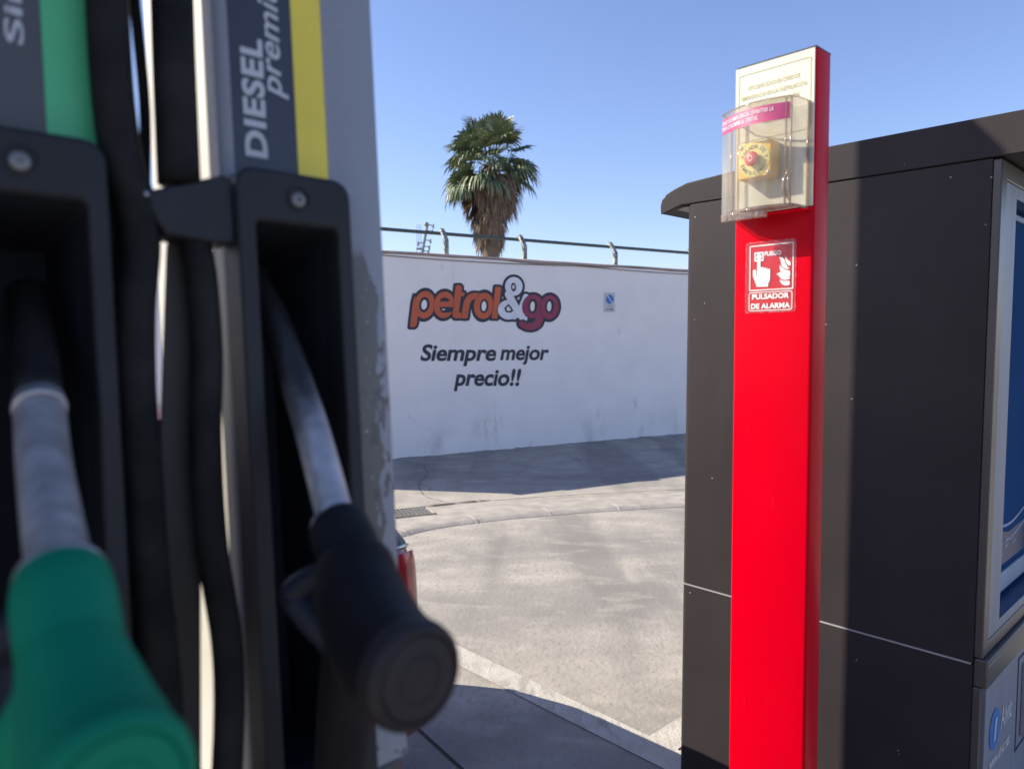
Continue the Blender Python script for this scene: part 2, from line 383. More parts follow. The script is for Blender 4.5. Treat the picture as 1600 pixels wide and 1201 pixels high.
# ------------------------------------------------------------------ boundary wall with painted lettering
WA = Vector((-1.38367, 8.80501, 0)); wd = Vector((.86296, .50527, 0))
wl = thing('boundary_wall', 'long white rendered boundary wall with painted logo and slogan', 'wall', frame(wd, Z.cross(wd), Z, WA))
TL, TR, WH = -2.70, 14., 2.44
obj('wall_body', bx(TL, TR, 0, .22, -.2, WH), m_wall, wl)
bm = bmesh.new(); prev = None                                  # uneven coping of thin tiles
nst = 120
for i in range(nst+1):
    t = TL-.03+(TR-TL+.06)*i/nst; s_ = .012*math.sin(t*2.1)+.010*math.sin(t*5.3+1)
    ring = [bm.verts.new((t, y, z)) for y, z in ((-.03, WH+.010+s_*.7), (-.03, WH+.028+s_*.3), (.11, WH+.050), (.255, WH+.03), (.265, WH+.0))]
    ring.insert(0, bm.verts.new((t, -.006, WH-.006+s_*.8)))
    if prev:
        for a in range(6): bm.faces.new((prev[a], ring[a], ring[(a+1) % 6], prev[(a+1) % 6]))
    prev = ring
bmesh.ops.recalc_face_normals(bm, faces=bm.faces[:])
obj('coping', bm, m_cope, wl, auto=40)
cp = [(TL+.05, -.016, WH-.03)]
for i in range(1, 50):
    t = TL+(12.)*i/50; cp.append((t, -.012, WH-.014-.026*abs(math.sin(t*.95+.6))))
obj('cable', tb(cp, .005, seg=8, n=4), m_cable, wl, smooth=True)
HM = (2.0995, -.0159, .1044, -.1747, -1.5333, 2.2702, -.1205, -.0099)   # measured survey of the sign: sheet units -> metres on the wall
def sheet(px, py, y=0.):
    a = px/1561.; b = py/1201.; d = HM[6]*a+HM[7]*b+1
    return ((HM[0]*a+HM[1]*b+HM[2])/d, y, (HM[3]*a+HM[4]*b+HM[5])/d)
# each letter: (coloured shape, inner hole, light counter)
ps = U_(ell(199, 337, 97, 129, .06), quad([(104, 250), (160, 440), (131, 445), (128, 505), (118, 535), (104, 547), (60, 547), (86, 330)]))
p_h = ell(196, 336, 49, 72, .08); p_l = ell(196, 337, 27, 46, .08)
es = ell(381, 338, 97, 124, .06)
e_h = U_(quad([(338, 306), (352, 278), (388, 267), (424, 280), (432, 306)]), quad([(338, 358), (478, 358), (478, 392), (430, 410), (374, 412), (350, 394)]))
e_l = quad([(360, 375), (396, 375), (388, 388), (370, 388)])
ts = U_(quad([(490, 155), (535, 154), (548, 170), (546, 215), (519, 408), (548, 410), (546, 463), (482, 465), (462, 445), (463, 410)]), quad([(480, 222), (574, 222), (569, 256), (478, 256)]))
rs = U_(stroke([(577, 438), (586, 360), (606, 295), (648, 258), (705, 258)], 30), quad([(548, 420), (608, 420), (603, 464), (545, 464)]))
os_ = ell(753, 347, 92, 123, .06); o_h = ell(756, 350, 40, 66, .06); o_l = ell(757, 350, 23, 46, .06)
ls = quad([(862, 168), (905, 170), (918, 182), (880, 466), (826, 466)])
amp = U_(D_(ell(1035, 165, 82, 88), ell(1032, 172, 24, 42, -.05)), stroke([(985, 238), (1040, 340), (1085, 410), (1128, 466)], 34), D_(ell(986, 384, 100, 92), quad([(944, 368), (985, 328), (1036, 388), (1010, 412), (960, 408)])),
        stroke([(1040, 448), (1090, 400), (1120, 330), (1148, 262)], 27), quad([(1095, 405), (1150, 440), (1165, 474), (1085, 474)]))
amp = D_(amp, quad([(1050, 262), (1078, 248), (1110, 262), (1082, 304)]))
amp_l = U_(ell(1033, 170, 11, 20), quad([(966, 372), (985, 348), (1014, 386), (998, 394), (972, 392)]))
gs = U_(ell(1213, 353, 98, 110, .04), stroke([(1282, 350), (1278, 440), (1262, 505), (1215, 536), (1160, 534), (1118, 512)], 36))
g_h = U_(ell(1212, 350, 41, 70, .04), stroke([(1120, 486), (1165, 500), (1200, 496), (1222, 482)], 9)); g_l = ell(1212, 352, 21, 47, .04)
os2 = ell(1370, 360, 88, 111, .04); o2h = ell(1369, 350, 41, 66, .04); o2l = ell(1369, 352, 21, 47, .04)
dark = D_(U_(*[G_(f, 23) for f in (ps, es, ts, rs, os_, ls, amp, gs, os2)]), p_l, e_l, o_l, amp_l, g_l, o2l)
BB = (20, 1490, 40, 600, 520, 200)
logo = flat('logo', [sdf_part(dark, *BB)], lambda a, b: sheet(a, b, -.0035), m_navy, wl)
gap = 3.5
orange = [D_(ps, p_h, G_(es, gap)), D_(es, e_h, G_(ts, gap)), D_(ts, G_(rs, gap)), D_(rs, G_(os_, gap)), D_(os_, o_h, G_(ls, gap)), D_(ls, G_(amp, gap*1.5))]
for f in orange: flat('orange_letter', [sdf_part(f, *BB)], lambda a, b: sheet(a, b, -.007), m_orange, logo)
flat('ampersand', [sdf_part(D_(amp, G_(gs, gap)), *BB)], lambda a, b: sheet(a, b, -.007), m_wpaint, logo)
for f in (D_(gs, g_h, G_(D_(os2, ell(1200, 520, 90, 60)), gap)), D_(os2, o2h)): flat('magenta_letter', [sdf_part(f, *BB)], lambda a, b: sheet(a, b, -.007), m_mag, logo)
parts = []
for body, x0, x1, y0, y1 in (('Siempre', 160, 872, 707, 912), ('mejor', 908, 1368, 720, 903), ('precio!!', 474, 1106, 936, 1147)):
    V, Fc = glyphs(body, bold=.028, shear=.19, spacing=.98); parts.append((fit(V, x0, x1, y1, y0), Fc))
flat('slogan', parts, lambda a, b: sheet(a, b, -.0035), m_navy, wl)

rw = random.Random(5)
def wall_crack(t, z, n, dz, w_):
    P = [(t, z)]
    for k in range(n): P.append((P[-1][0]+rw.uniform(-.09, .10), P[-1][1]+dz*rw.uniform(.5, 1.4)))
    bm = bmesh.new(); prev = None
    for i, (a, b) in enumerate(P):
        k = w_*(1-.8*i/n); q = (bm.verts.new((a-k, -.0012, b)), bm.verts.new((a+k, -.0012, b+.002)))
        if prev: bm.faces.new((prev[0], prev[1], q[1], q[0]))
        prev = q
    obj('wall_crack', bm, m_hair, wl)
m_hair = M('hairline_shadow', (.70, .655, .62), .9, vscale=20)
for a in ((.35, .03, 7, .07, .004), (.62, .30, 6, -.05, .003), (1.42, .05, 6, .09, .004), (.15, .55, 5, -.06, .003), (.30, .62, 4, .05, .002)): wall_crack(*a)
bm = bmesh.new(); prev = None
for i in range(421):
    t = TL+i*.04; h = max(.002, .008+.012*mnoise.noise(Vector((t*3, 0, 0)))+.010*mnoise.noise(Vector((t*11, 5, 0))))
    q = (bm.verts.new((t, -.003, .001)), bm.verts.new((t, -.003, h)))
    if prev: bm.faces.new((prev[0], q[0], q[1], prev[1]))
    prev = q
obj('wall_foot', bm, M('crumbled_mortar', (.17, .16, .14), .95, col2=(.34, .32, .29), vscale=8), wl)

# no-parking plate on the wall
sg = thing('no_parking_sign', 'small white no parking plate with blue disc on the white wall', 'sign', wl.matrix_world @ Matrix.Translation((3.184, -.004, 1.95)))
obj('sign_plate', bx(-.093, .093, -.006, 0, -.135, .135), M('sign_white', (.62, .62, .62), .5, vscale=20), sg)
dz = .04
flat('disc_ring', [frame_part([(.066*math.cos(a), dz+.066*math.sin(a)) for a in np.linspace(0, 2*PI, 40, False)], [(.072*math.cos(a), dz+.072*math.sin(a)) for a in np.linspace(0, 2*PI, 40, False)])], lambda a, b: (a, -.008, b), M('faded_rim', (.45, .36, .36), .6), sg)
flat('blue_disc', [disc_part(0, dz, .062)], lambda a, b: (a, -.0085, b), M('sign_blue', (.02, .17, .55), .45), sg)
c45 = math.cos(RAD(50)); s45 = math.sin(RAD(50))
flat('diagonal_bar', [poly_part([(x*c45+z*s45, dz-x*s45+z*c45) for x, z in ((-.066, -.007), (.066, -.007), (.066, .007), (-.066, .007))])], lambda a, b: (a, -.0105, b), M('bar_white', (.75, .72, .78), .5), sg)
V, Fc = glyphs('Nº 706', bold=.03, shear=.15); V2, F2 = glyphs('VADO', bold=.02)
m_pi = M('plate_ink', (.04, .04, .05), .6)
flat('plate_number', [(fit(V, -.06, .06, -.112, -.088), Fc)], lambda a, b: (a, -.0085, b), m_pi, sg); flat('plate_word', [(fit(V2, -.045, .045, -.063, -.054), F2)], lambda a, b: (a, -.0085, b), m_pi, sg)

# pipe rail carried by bent posts on top of the wall
rl = thing('pipe_railing', 'dark green pipe rail on bent posts along the top of the white wall', 'railing', wl.matrix_world @ Matrix.Translation((0, .11, WH+.05)))
RY = .13
obj('rail_pipe', tb([(TL+.1, RY, .27), (3, RY, .265), (13.8, RY, .27)], .022, seg=12, n=2), m_gpaint, rl, smooth=True)
for i, t in enumerate((-1.55, -.42, .72, 1.86, 3.37, 4.9, 6.4, 8., 9.6)):
    bm = bmesh.new()
    prof = [(-.022, -.02), (-.022, .17), (RY-.05, .30), (RY-.005, .335), (RY+.03, .30), (.022+.05, .235), (.024, .17), (.022, -.02)]
    a = [bm.verts.new((t-.028, y, z)) for y, z in prof]; b = [bm.verts.new((t+.028, y, z)) for y, z in prof]
    bm.faces.new(a[::-1]); bm.faces.new(b)
    for k in range(8): bm.faces.new((a[k], a[(k+1) % 8], b[(k+1) % 8], b[k]))
    bmesh.ops.recalc_face_normals(bm, faces=bm.faces[:])
    obj('post', bm, m_gal, rl, bevel=.004)

# ------------------------------------------------------------------ palm tree beyond the wall
m_green = M('palm_green', (.185, .225, .115), .45, col2=(.07, .10, .052), vscale=2.2, lo=.36, hi=.64)
m_dead = M('dead_frond', (.25, .18, .125), .85, col2=(.085, .065, .055), vscale=7, stretch=(1, 1, .35), lo=.36, hi=.64)
m_yel = M('yellow_frond', (.55, .33, .07), .7, col2=(.40, .24, .06), vscale=3)
m_bark = M('palm_bark', (.15, .115, .09), .9, vscale=10, bump=.5, bscale=14)
for mm in (m_green, m_yel):
    mm.node_tree.nodes['Principled BSDF'].inputs['Subsurface Weight'].default_value = 0
def fan(bm, o, d, pet, rad, droop, segs=26, spread=118, width=.05, ragged=.18, side=None, cup=.25):
    d = d.normalized(); s = (side or d.cross(Z))
    if s.length < .1: s = Vector((1, 0, 0))
    s = s.normalized(); n = s.cross(d).normalized()
    # petiole: arched
    hub = o+d*pet-Z*pet*.10
    w = .018; a = [bm.verts.new(o-s*w), bm.verts.new(o+s*w)]; b = [bm.verts.new(hub-s*w*.7), bm.verts.new(hub+s*w*.7)]
    bm.faces.new((a[0], a[1], b[1], b[0]))
    for i in range(segs):
        f = (i+.5)/segs*2-1; ang = RAD(spread)*f
        dr = (d*math.cos(ang)+s*math.sin(ang)+n*cup*(abs(f)**1.5)).normalized()
        r = rad*(1-.22*abs(f)**2)*random.uniform(1-ragged, 1.04)
        sd = n.cross(dr).normalized(); lift = n*(.014 if i % 2 else -.014); pv = None
        dp = droop*random.uniform(.7, 1.3)
        for t, wf in ((.06, .35), (.35, 1.), (.58, .9), (.8, .48), (.93, .22), (1., .03)):
            p = hub+dr*r*t+lift*t*2
            if t > .45: p = p-Z*dp*r*((t-.45)/.55)**1.7-dr*dp*r*.30*((t-.45)/.55)**2
            ww = width*wf*rad
            q = (bm.verts.new(p-sd*ww-n*ww*.35), bm.verts.new(p+sd*ww+n*ww*.35))
            if pv: bm.faces.new((pv[0], pv[1], q[1], q[0]))
            pv = q
pt = thing('palm_tree', 'tall fan palm with green crown and shaggy brown skirt beyond the wall', 'palm tree', Matrix.Translation((-.64, 22., 0)))
tp = [(.04, 0, -.1), (.03, 0, 1.6), (.02, .0, 3.2), (0, 0, 4.6), (0, 0, 6.5)]
obj('trunk', tb(tp, [.34, .27, .25, .26, .18], seg=18, n=8), m_bark, pt, smooth=True)
bm = bmesh.new(); rnd = random.Random(12); random.seed(12)
for k in range(62):
    az = k*2.39996+rnd.uniform(-.25, .25); q_ = (k+.5)/62
    el = RAD(80-100*q_**.9+rnd.uniform(-20, 16))
    d = Vector((math.cos(az)*math.cos(el), math.sin(az)*math.cos(el), math.sin(el)))
    o = Vector((math.cos(az)*.15, math.sin(az)*.15, 6.88-q_*.75))
    pet = rnd.uniform(.55, .85); rr = rnd.uniform(.66, .86)
    sd_ = Matrix.Rotation(rnd.uniform(-.9, .9), 3, d) @ d.cross(Z)
    fan(bm, o, d, pet, rr, .16+.40*q_, side=sd_, segs=26, spread=100, width=.05, cup=.45)
obj('crown', bm, m_green, pt)
bm = bmesh.new()
for k in range(210):
    az = rnd.uniform(0, 2*PI); q_ = rnd.random(); zz = 6.2-1.75*q_
    el = RAD(-64-20*q_+rnd.uniform(-10, 10)); rr0 = .60-.40*q_
    d = Vector((math.cos(az)*math.cos(el), math.sin(az)*math.cos(el), math.sin(el)))
    o = Vector((math.cos(az)*rr0, math.sin(az)*rr0, zz+.35))
    fan(bm, o, d, rnd.uniform(.18, .34), rnd.uniform(.5, .72), .2, segs=12, spread=rnd.uniform(16, 40), width=.045, ragged=.5, cup=.1)
for k in range(75):   # dry fronds still held up inside the crown
    az = rnd.uniform(0, 2*PI); el = RAD(rnd.uniform(-70, -30))
    d = Vector((math.cos(az)*math.cos(el), math.sin(az)*math.cos(el), math.sin(el)))
    fan(bm, Vector((math.cos(az)*.18, math.sin(az)*.18, rnd.uniform(5.7, 6.75))), d, rnd.uniform(.25, .6), rnd.uniform(.45, .65), .5, segs=12, spread=45, width=.045, ragged=.35)
obj('dead_frond_skirt', bm, m_dead, pt)
bm = bmesh.new()
fan(bm, Vector((-.3, -.25, 5.7)), Vector((-.55, -.15, -.75)), .35, .55, .4, segs=12, spread=32, width=.06)
obj('yellow_frond', bm, m_yel, pt)

# ------------------------------------------------------------------ distant antenna mast
m_ant = M('grey_antenna_steel', (.22, .22, .21), .6, col2=(.32, .31, .28), vscale=3)
an = thing('antenna_mast', 'distant leaning antenna mast with whip aerials behind the white wall', 'antenna', Matrix.Translation((-4.15, 30., 0)))
def mp_(z): return Vector((.42+(z-4.2)*.19, 0, z))
obj('mast_pole', tb([mp_(-.2), mp_(3), mp_(5.95)], .05, seg=10, n=2), m_ant, an, smooth=True)
for z, s_ in ((5.95, 1), (5.72, 1), (5.35, 1), (5.25, -1), (5.1, 1), (4.92, 1), (4.86, -1)):
    p = mp_(z); bm = tb([p, p+Vector((.13*s_, 0, .02)), p+Vector((.26*s_, 0, -.06))], .022, seg=6, n=2)
    arm = obj('cross_arm', bm, m_ant, an)
    obj('dipole', tb([p+Vector((.24*s_, 0, .06)), p+Vector((.24*s_, 0, -.12))], .035, seg=8, n=1), m_ant, arm)
bm = bmesh.new(); lathe(bm, [(0, -.1), (.09, -.06), (.11, .04), (0, .1)], mp_(6.0)+Vector((-.05, 0, 0)), (0, 0, 1), 10); obj('antenna_head', bm, m_ant, an, smooth=True)
bm = bx(.31, .62, -.06, .06, 4.98, 5.06); obj('platform', bm, m_ant, an)
for x in (.33, .41, .49): obj('whip_aerial', tb([(x, 0, 5.0), (x, 0, 5.3), (x, 0, 6.0)], .010, seg=6, n=1), m_ant, an)

# ------------------------------------------------------------------ red emergency-stop post
PX = -u; PY = v; tl = RAD(.43)
PZ = (Z*math.cos(tl)-PX*math.sin(tl)).normalized(); PXt = (PX*math.cos(tl)+Z*math.sin(tl)).normalized()
ep = thing('emergency_post', 'tall red post with clear covered emergency stop button and fire alarm sticker', 'emergency post', frame(PXt, PY, PZ, Vector((.459, 1.31, 0))+PX*.0095))
hw, dp, PT = .0735, .058, 1.932
bm = bmesh.new()
prof = rrect(-hw, hw, 0, dp, .006, 4)
a = [bm.verts.new((x, y, 0)) for x, y in prof]; b = [bm.verts.new((x, y, PT)) for x, y in prof]; n = len(prof)
bm.faces.new(a[::-1]); bm.faces.new(b)
for i in range(n): bm.faces.new((a[i], a[(i+1) % n], b[(i+1) % n], b[i]))
obj('post_body', bm, m_red, ep, auto=40)
obj('post_cap', bx(-hw+.001, hw-.001, .001, dp-.001, PT+.0005, PT+.0035), m_blackp, ep)
for z in (1.285, 1.03): obj('mounting_clip', bx(-hw-.004, -hw-.0003, .03, .042, z-.008, z+.008), M('clip_white', (.7, .7, .7), .5), ep)
# upper white notice plate
m_plate = M('sun_bleached_white', (.47, .47, .42), .5, col2=(.44, .44, .38), vscale=12)
pl = obj('notice_plate', bx(-hw+.0012, hw-.0015, -.0032, -.0004, 1.672, PT-.001), m_plate, ep)
m_ye = M('faded_yellow_print', (.38, .36, .15), .6, col2=(.41, .39, .22), vscale=40, lo=.3, hi=.6)
parts = [frame_part(rrect(-.066, .066, 1.80, 1.918, .003, 3), rrect(-.0650, .0650, 1.801, 1.917, .003, 3))]
for k, (s_, w_) in enumerate((('UTILIZAR SÓLO EN CASO DE', .048), ('EMERGENCIA EN LA INSTALACIÓN', .060), ('PULSADOR CON CONEXIÓN', .047), ('PERMANENTE A LA', .036), ('ALARMA', .02))):
    V, Fc = glyphs(s_, bold=.012); z = 1.898-.0158*k; parts.append((fit(V, -w_, w_*.97, z-.0088, z), Fc))
flat('notice_lettering', parts, lambda a, b: (a, -.0042, b), m_ye, pl)
# clear cover
def cover_mat(name, tint, gloss, haze, hc):
    m = bpy.data.materials.new(name); m.use_nodes = True; t = m.node_tree; N = t.nodes; L = t.links
    for x in list(N): N.remove(x)
    o = N.new('ShaderNodeOutputMaterial'); tr = N.new('ShaderNodeBsdfTransparent'); tr.inputs[0].default_value = (*tint, 1)
    gl = N.new('ShaderNodeBsdfGlossy'); gl.inputs['Roughness'].default_value = .09
    df = N.new('ShaderNodeBsdfDiffuse'); df.inputs[0].default_value = (*hc, 1)
    tl_ = N.new('ShaderNodeBsdfTranslucent'); tl_.inputs[0].default_value = (*hc, 1)
    ad = N.new('ShaderNodeMixShader'); ad.inputs[0].default_value = .5; L.new(df.outputs[0], ad.inputs[1]); L.new(tl_.outputs[0], ad.inputs[2])
    tc = N.new('ShaderNodeTexCoord'); nz = N.new('ShaderNodeTexNoise'); nz.inputs['Scale'].default_value = 38; nz.inputs['Detail'].default_value = 6
    mpn = N.new('ShaderNodeMapping'); mpn.inputs['Scale'].default_value = (1, 1, .3); L.new(tc.outputs['Object'], mpn.inputs[0]); L.new(mpn.outputs[0], nz.inputs['Vector'])
    mr = N.new('ShaderNodeMapRange'); mr.inputs[1].default_value = .4; mr.inputs[2].default_value = .75; mr.inputs[3].default_value = haze*.6; mr.inputs[4].default_value = min(1, haze*2.2)
    L.new(nz.outputs[0], mr.inputs[0])
    m1 = N.new('ShaderNodeMixShader'); L.new(mr.outputs[0], m1.inputs[0]); L.new(tr.outputs[0], m1.inputs[1]); L.new(ad.outputs[0], m1.inputs[2])
    fr = N.new('ShaderNodeLayerWeight'); pw = N.new('ShaderNodeMath'); pw.operation = 'POWER'; pw.inputs[1].default_value = 4; L.new(fr.outputs['Facing'], pw.inputs[0])
    k = N.new('ShaderNodeMath'); k.operation = 'MULTIPLY_ADD'; k.inputs[1].default_value = gloss*.7; k.inputs[2].default_value = .04*gloss; L.new(pw.outputs[0], k.inputs[0])
    m2 = N.new('ShaderNodeMixShader'); L.new(k.outputs[0], m2.inputs[0]); L.new(m1.outputs[0], m2.inputs[1]); L.new(gl.outputs[0], m2.inputs[2])
    L.new(m2.outputs[0], o.inputs[0]); return m
m_clear = cover_mat('clear_plastic', (.90, .865, .80), 1.0, .16, (.88, .81, .66))
m_rim = cover_mat('thick_plastic_edge', (.78, .73, .68), 1.0, .30, (.6, .52, .46))
m_tray = cover_mat('frosted_plastic', (.05, .03, .04), .5, .30, (.50, .36, .33))
CZ0, CZ1 = 1.668, 1.845
def front(tau):       # curved front of the cover in plan
    x = -.0775+(.1345)*tau; b_ = .038+.014*tau+.020*(1-(2*tau-1)**2); return x, -b_
plan = [(-.0785, -.0035), (-.0785, -.02)]+[front(i/24) for i in range(25)]+[(.061, -.045), (.0635, -.02), (.0640, -.0035)]
bm = bmesh.new(); a = [bm.verts.new((x, y, CZ0)) for x, y in plan]; b = [bm.verts.new((x, y, CZ1)) for x, y in plan]
for i in range(len(plan)-1): bm.faces.new((a[i], a[i+1], b[i+1], b[i]))
cv = obj('button_cover', bm, m_clear, ep, auto=30)
for nm, z, mt in (('cover_tray', CZ0+.004, m_tray), ('cover_lid', CZ1-.002, m_clear)):
    bm = bmesh.new(); bm.faces.new([bm.verts.new((x*.985, y*.985 if y < -.004 else -.0045, z)) for x, y in plan]); obj(nm, bm, mt, cv)
for z in (CZ0, CZ1): obj('cover_rim', tb([(x, y, z) for x, y in plan], .0016, seg=8, n=1), m_rim, cv, smooth=True)
for tau in (0.995, .94): x, y = front(tau); obj('cover_ridge', tb([(x, y+.001, CZ0+.002), (x, y+.001, 1.75), (x, y+.001, CZ1-.002)], .0019, seg=8, n=1), m_rim, cv, smooth=True)
for x, y in ((-.0775, -.006), (.0640, -.006), (-.060, -.012)): obj('cover_ridge', tb([(x, y, CZ0+.002), (x, y, 1.75), (x, y, CZ1-.002)], .0022, seg=8, n=1), m_rim, cv, smooth=True)
hx, hy = front(1.0)
obj('cover_grip', tb([(hx, hy, 1.678), (hx-.004, hy-.010, 1.690), (hx-.004, hy-.011, 1.708), (hx, hy-.002, 1.728)], [.003, .005, .005, .002], seg=10), m_rim, cv, smooth=True)
tabm = obj('lift_tab', bx(-.0645, .017, -.062, -.052, 1.6535, 1.6665), m_rim, cv, bevel=.001)
V, Fc = glyphs('LIFT HERE', bold=.02)
def arrow(cx): return poly_part([(cx-.0045, 1.6600), (cx, 1.6645), (cx+.0045, 1.6600), (cx+.0016, 1.6600), (cx+.0016, 1.6555), (cx-.0016, 1.6555), (cx-.0016, 1.6600)])
flat('lift_lettering', [(fit(V, -.046, -.004, 1.6562, 1.6640), Fc), arrow(-.054), arrow(.004)], lambda a, b: (a, -.0632, b), M('worn_ink', (.16, .12, .11), .6), tabm)
m_band = M('faded_magenta_label', (.32, .035, .115), .45, col2=(.42, .06, .17), vscale=25)
def onfront(x, z, off=.0008):
    tau = (x+.0775)/.1345; fx, fy = front(tau); return (fx, fy-off, z)
bz0, bz1 = 1.809, 1.836
bm = bmesh.new(); n = 30; a = [bm.verts.new(onfront(-.0768+(.132)*i/n, bz0)) for i in range(n+1)]; b = [bm.verts.new(onfront(-.0768+(.132)*i/n, bz1)) for i in range(n+1)]
for i in range(n): bm.faces.new((a[i], a[i+1], b[i+1], b[i]))
bd = obj('label_band', bm, m_band, cv, smooth=True)
parts = []
for s_, x0, x1, z in (('CASO DE EMERGENCIA LEVANTAR LA', -.0765, .032, 1.8245), ('TAPA O ROMPER EL CRISTAL', -.0765, .006, 1.8145)):
    V, Fc = glyphs(s_, bold=.02, res=2); parts.append((fit(V, x0, x1, z, z+.0074), Fc))
flat('band_lettering', parts, lambda a, b: onfront(a, b, .0016), M('pale_pink_ink', (.72, .55, .62), .6), bd)
# the yellow box and red mushroom button inside
m_yb = M('yellow_box', (.66, .40, .02), .45, col2=(.58, .35, .025), vscale=20)
BXc, BZc = -.0165, 1.757
bt = obj('button_box', bx(BXc-.031, BXc+.031, -.036, -.0036, BZc-.031, BZc+.031), m_yb, ep, bevel=.003)
ringm = obj('legend_ring', lathe(bmesh.new(), [(0.008, .0), (.0285, 0), (.0285, .0008), (.008, .0014)], (BXc, -.0361, BZc), (0, -1, 0), 40), M('legend_yellow', (.66, .60, .17), .5), bt, auto=40)
bm = bmesh.new(); lathe(bm, [(.0075, 0), (.0075, .005), (.0118, .0055), (.0125, .008), (.0118, .0108), (.009, .012), (0, .0123)], (BXc-.001, -.0365, BZc+.001), (0, -1, 0), 32)
bu = obj('stop_button', bm, M('button_red', (.55, .012, .04), .4), bt, smooth=True)
by = -.0365-.0125
flat('button_symbol', [frame_part([(BXc-.001+.0052*math.cos(a)*.8, BZc+.001+.0052*math.sin(a)) for a in np.linspace(0, 2*PI, 32, False)], [(BXc-.001+.0038*math.cos(a)*.8, BZc+.001+.0038*math.sin(a)) for a in np.linspace(0, 2*PI, 32, False)])], lambda a, b: (a, by-.0003, b), m_wpaint, bu)
parts = []
def arc_text(s_, a0, a1, r, h, inward):
    for i, ch in enumerate(s_):
        if ch == ' ': continue
        an_ = RAD(a0+(a1-a0)*i/(len(s_)-1)); V, Fc = glyphs(ch, bold=.012, res=2); w_ = (V[:, 0].max()-V[:, 0].min()); V = V-[(V[:, 0].max()+V[:, 0].min())/2, .35]; V = V*h/.72
        rot = an_-PI/2 if not inward else an_+PI/2
        c_, s2 = math.cos(rot), math.sin(rot); Q = np.stack([V[:, 0]*c_-V[:, 1]*s2, V[:, 0]*s2+V[:, 1]*c_], 1)+[BXc+r*math.cos(an_), BZc+r*math.sin(an_)]
        parts.append((Q, Fc))
arc_text('PARADA DE', 158, 34, .0225, .0072, False); arc_text('EMERGENCIA', 198, 368, .0225, .0072, True)
flat('ring_lettering', parts, lambda a, b: (a, -.0379, b), M('grey_green_ink', (.12, .12, .09), .6), ringm)
for x, z in ((-.0255, .0245), (.0255, -.0245)): obj('box_screw', lathe(bmesh.new(), [(0, .002), (.003, .0015), (.0038, 0)], (BXc+x, -.0362, BZc+z), (0, -1, 0), 14), m_alu, bt, smooth=True)
# fire alarm sticker
m_stk = M('sticker_white', (.74, .70, .70), .5, vscale=40); m_film = cover_mat('sticker_film', (.93, .9, .9), 1., .05, (.7, .6, .6))
st = flat('alarm_sticker', [poly_part(rrect(-.0495, .0445, 1.4955, 1.6205, .004))], lambda a, b: (a, -.0006, b), m_film, ep)
fr_ = lambda x0, x1, z0, z1, w_, r: frame_part(rrect(x0, x1, z0, z1, r), rrect(x0+w_, x1-w_, z0+w_, z1-w_, max(r-w_, .0006)))
V1, F1 = glyphs('PULSADOR', bold=.03); V2, F2 = glyphs('DE ALARMA', bold=.03); V3, F3 = glyphs('FUEGO', bold=.03)
hand = [(-.027, 1.5864), (-.0209, 1.5859), (-.0206, 1.5728), (-.0188, 1.5758), (-.0160, 1.5758), (-.0138, 1.5728), (-.0122, 1.5742), (-.0095, 1.5738), (-.0078, 1.5705), (-.0058, 1.5722), (-.0032, 1.5715), (-.0023, 1.5690), (-.0027, 1.5529), (-.0059, 1.5456), (-.0058, 1.5409), (-.0275, 1.5415), (-.0281, 1.5449), (-.0347, 1.5604), (-.0349, 1.5705), (-.0323, 1.5728), (-.0291, 1.5705), (-.0285, 1.5601), (-.0272, 1.559)]
flames = [[(.0138, 1.5907), (.0200, 1.5895), (.0235, 1.5855), (.0257, 1.5788), (.0290, 1.5735), (.0332, 1.5692), (.0260, 1.5695), (.0200, 1.5735), (.0178, 1.5785), (.0172, 1.585)],
          [(.0254, 1.5925), (.0275, 1.587), (.0294, 1.584), (.0345, 1.5812), (.0347, 1.5742), (.0310, 1.5755), (.0280, 1.5790), (.0258, 1.5834)],
          [(.0153, 1.5769), (.0190, 1.5725), (.0240, 1.5682), (.0340, 1.5655), (.0343, 1.5572), (.0285, 1.5565), (.0225, 1.5595), (.0175, 1.5645), (.0158, 1.5700)],
          [(.0102, 1.5615), (.0150, 1.5640), (.0195, 1.5622), (.0243, 1.5580), (.0344, 1.5548), (.0325, 1.5512), (.0240, 1.5505), (.0185, 1.5525), (.0150, 1.5575)],
          [(.0152, 1.5515), (.0226, 1.5485), (.0338, 1.5481), (.0335, 1.5414), (.0260, 1.5409), (.0205, 1.5432), (.0175, 1.5470)]]
parts = [fr_(-.0418, .0402, 1.5345, 1.6145, .0016, .002), fr_(-.0425, .0388, 1.4985, 1.5318, .0012, .004), fr_(-.0325, -.0150, 1.5866, 1.6025, .0024, .0008), disc_part(-.0237, 1.5945, .0050),
         (fit(V1, -.0360, .0330, 1.5192, 1.5286), F1), (fit(V2, -.0380, .0350, 1.5022, 1.5116), F2), (fit(V3, -.0131, .0178, 1.5945, 1.6025), F3), poly_part(hand)]+[poly_part(p) for p in flames]
flat('sticker_print', parts, lambda a, b: (a, -.0014, b), m_stk, st)
V, Fc = glyphs('EXIT\nSAL', bold=.0); flat('hologram_mark', [(fit(V, .0215, .0345, 1.600, 1.610), Fc)], lambda a, b: (a, -.0013, b), M('dull_pink_ink', (.42, .12, .16), .6), st)
flat('film_edge', [fr_(-.0495, .0445, 1.4955, 1.6205, .0008, .004)], lambda a, b: (a, -.0010, b), M('grubby_film_edge', (.55, .22, .26), .6, vscale=120, col2=(.60, .01, .03), lo=.45, hi=.6), st)

# ------------------------------------------------------------------ payment terminal
KX, KY = .867, .92
K0 = Vector((.5606, 2.403, 0))
kt = thing('payment_terminal', 'large dark grey self-service payment terminal with overhanging cap and blue screen', 'payment kiosk', frame(-u, v, Z, K0))
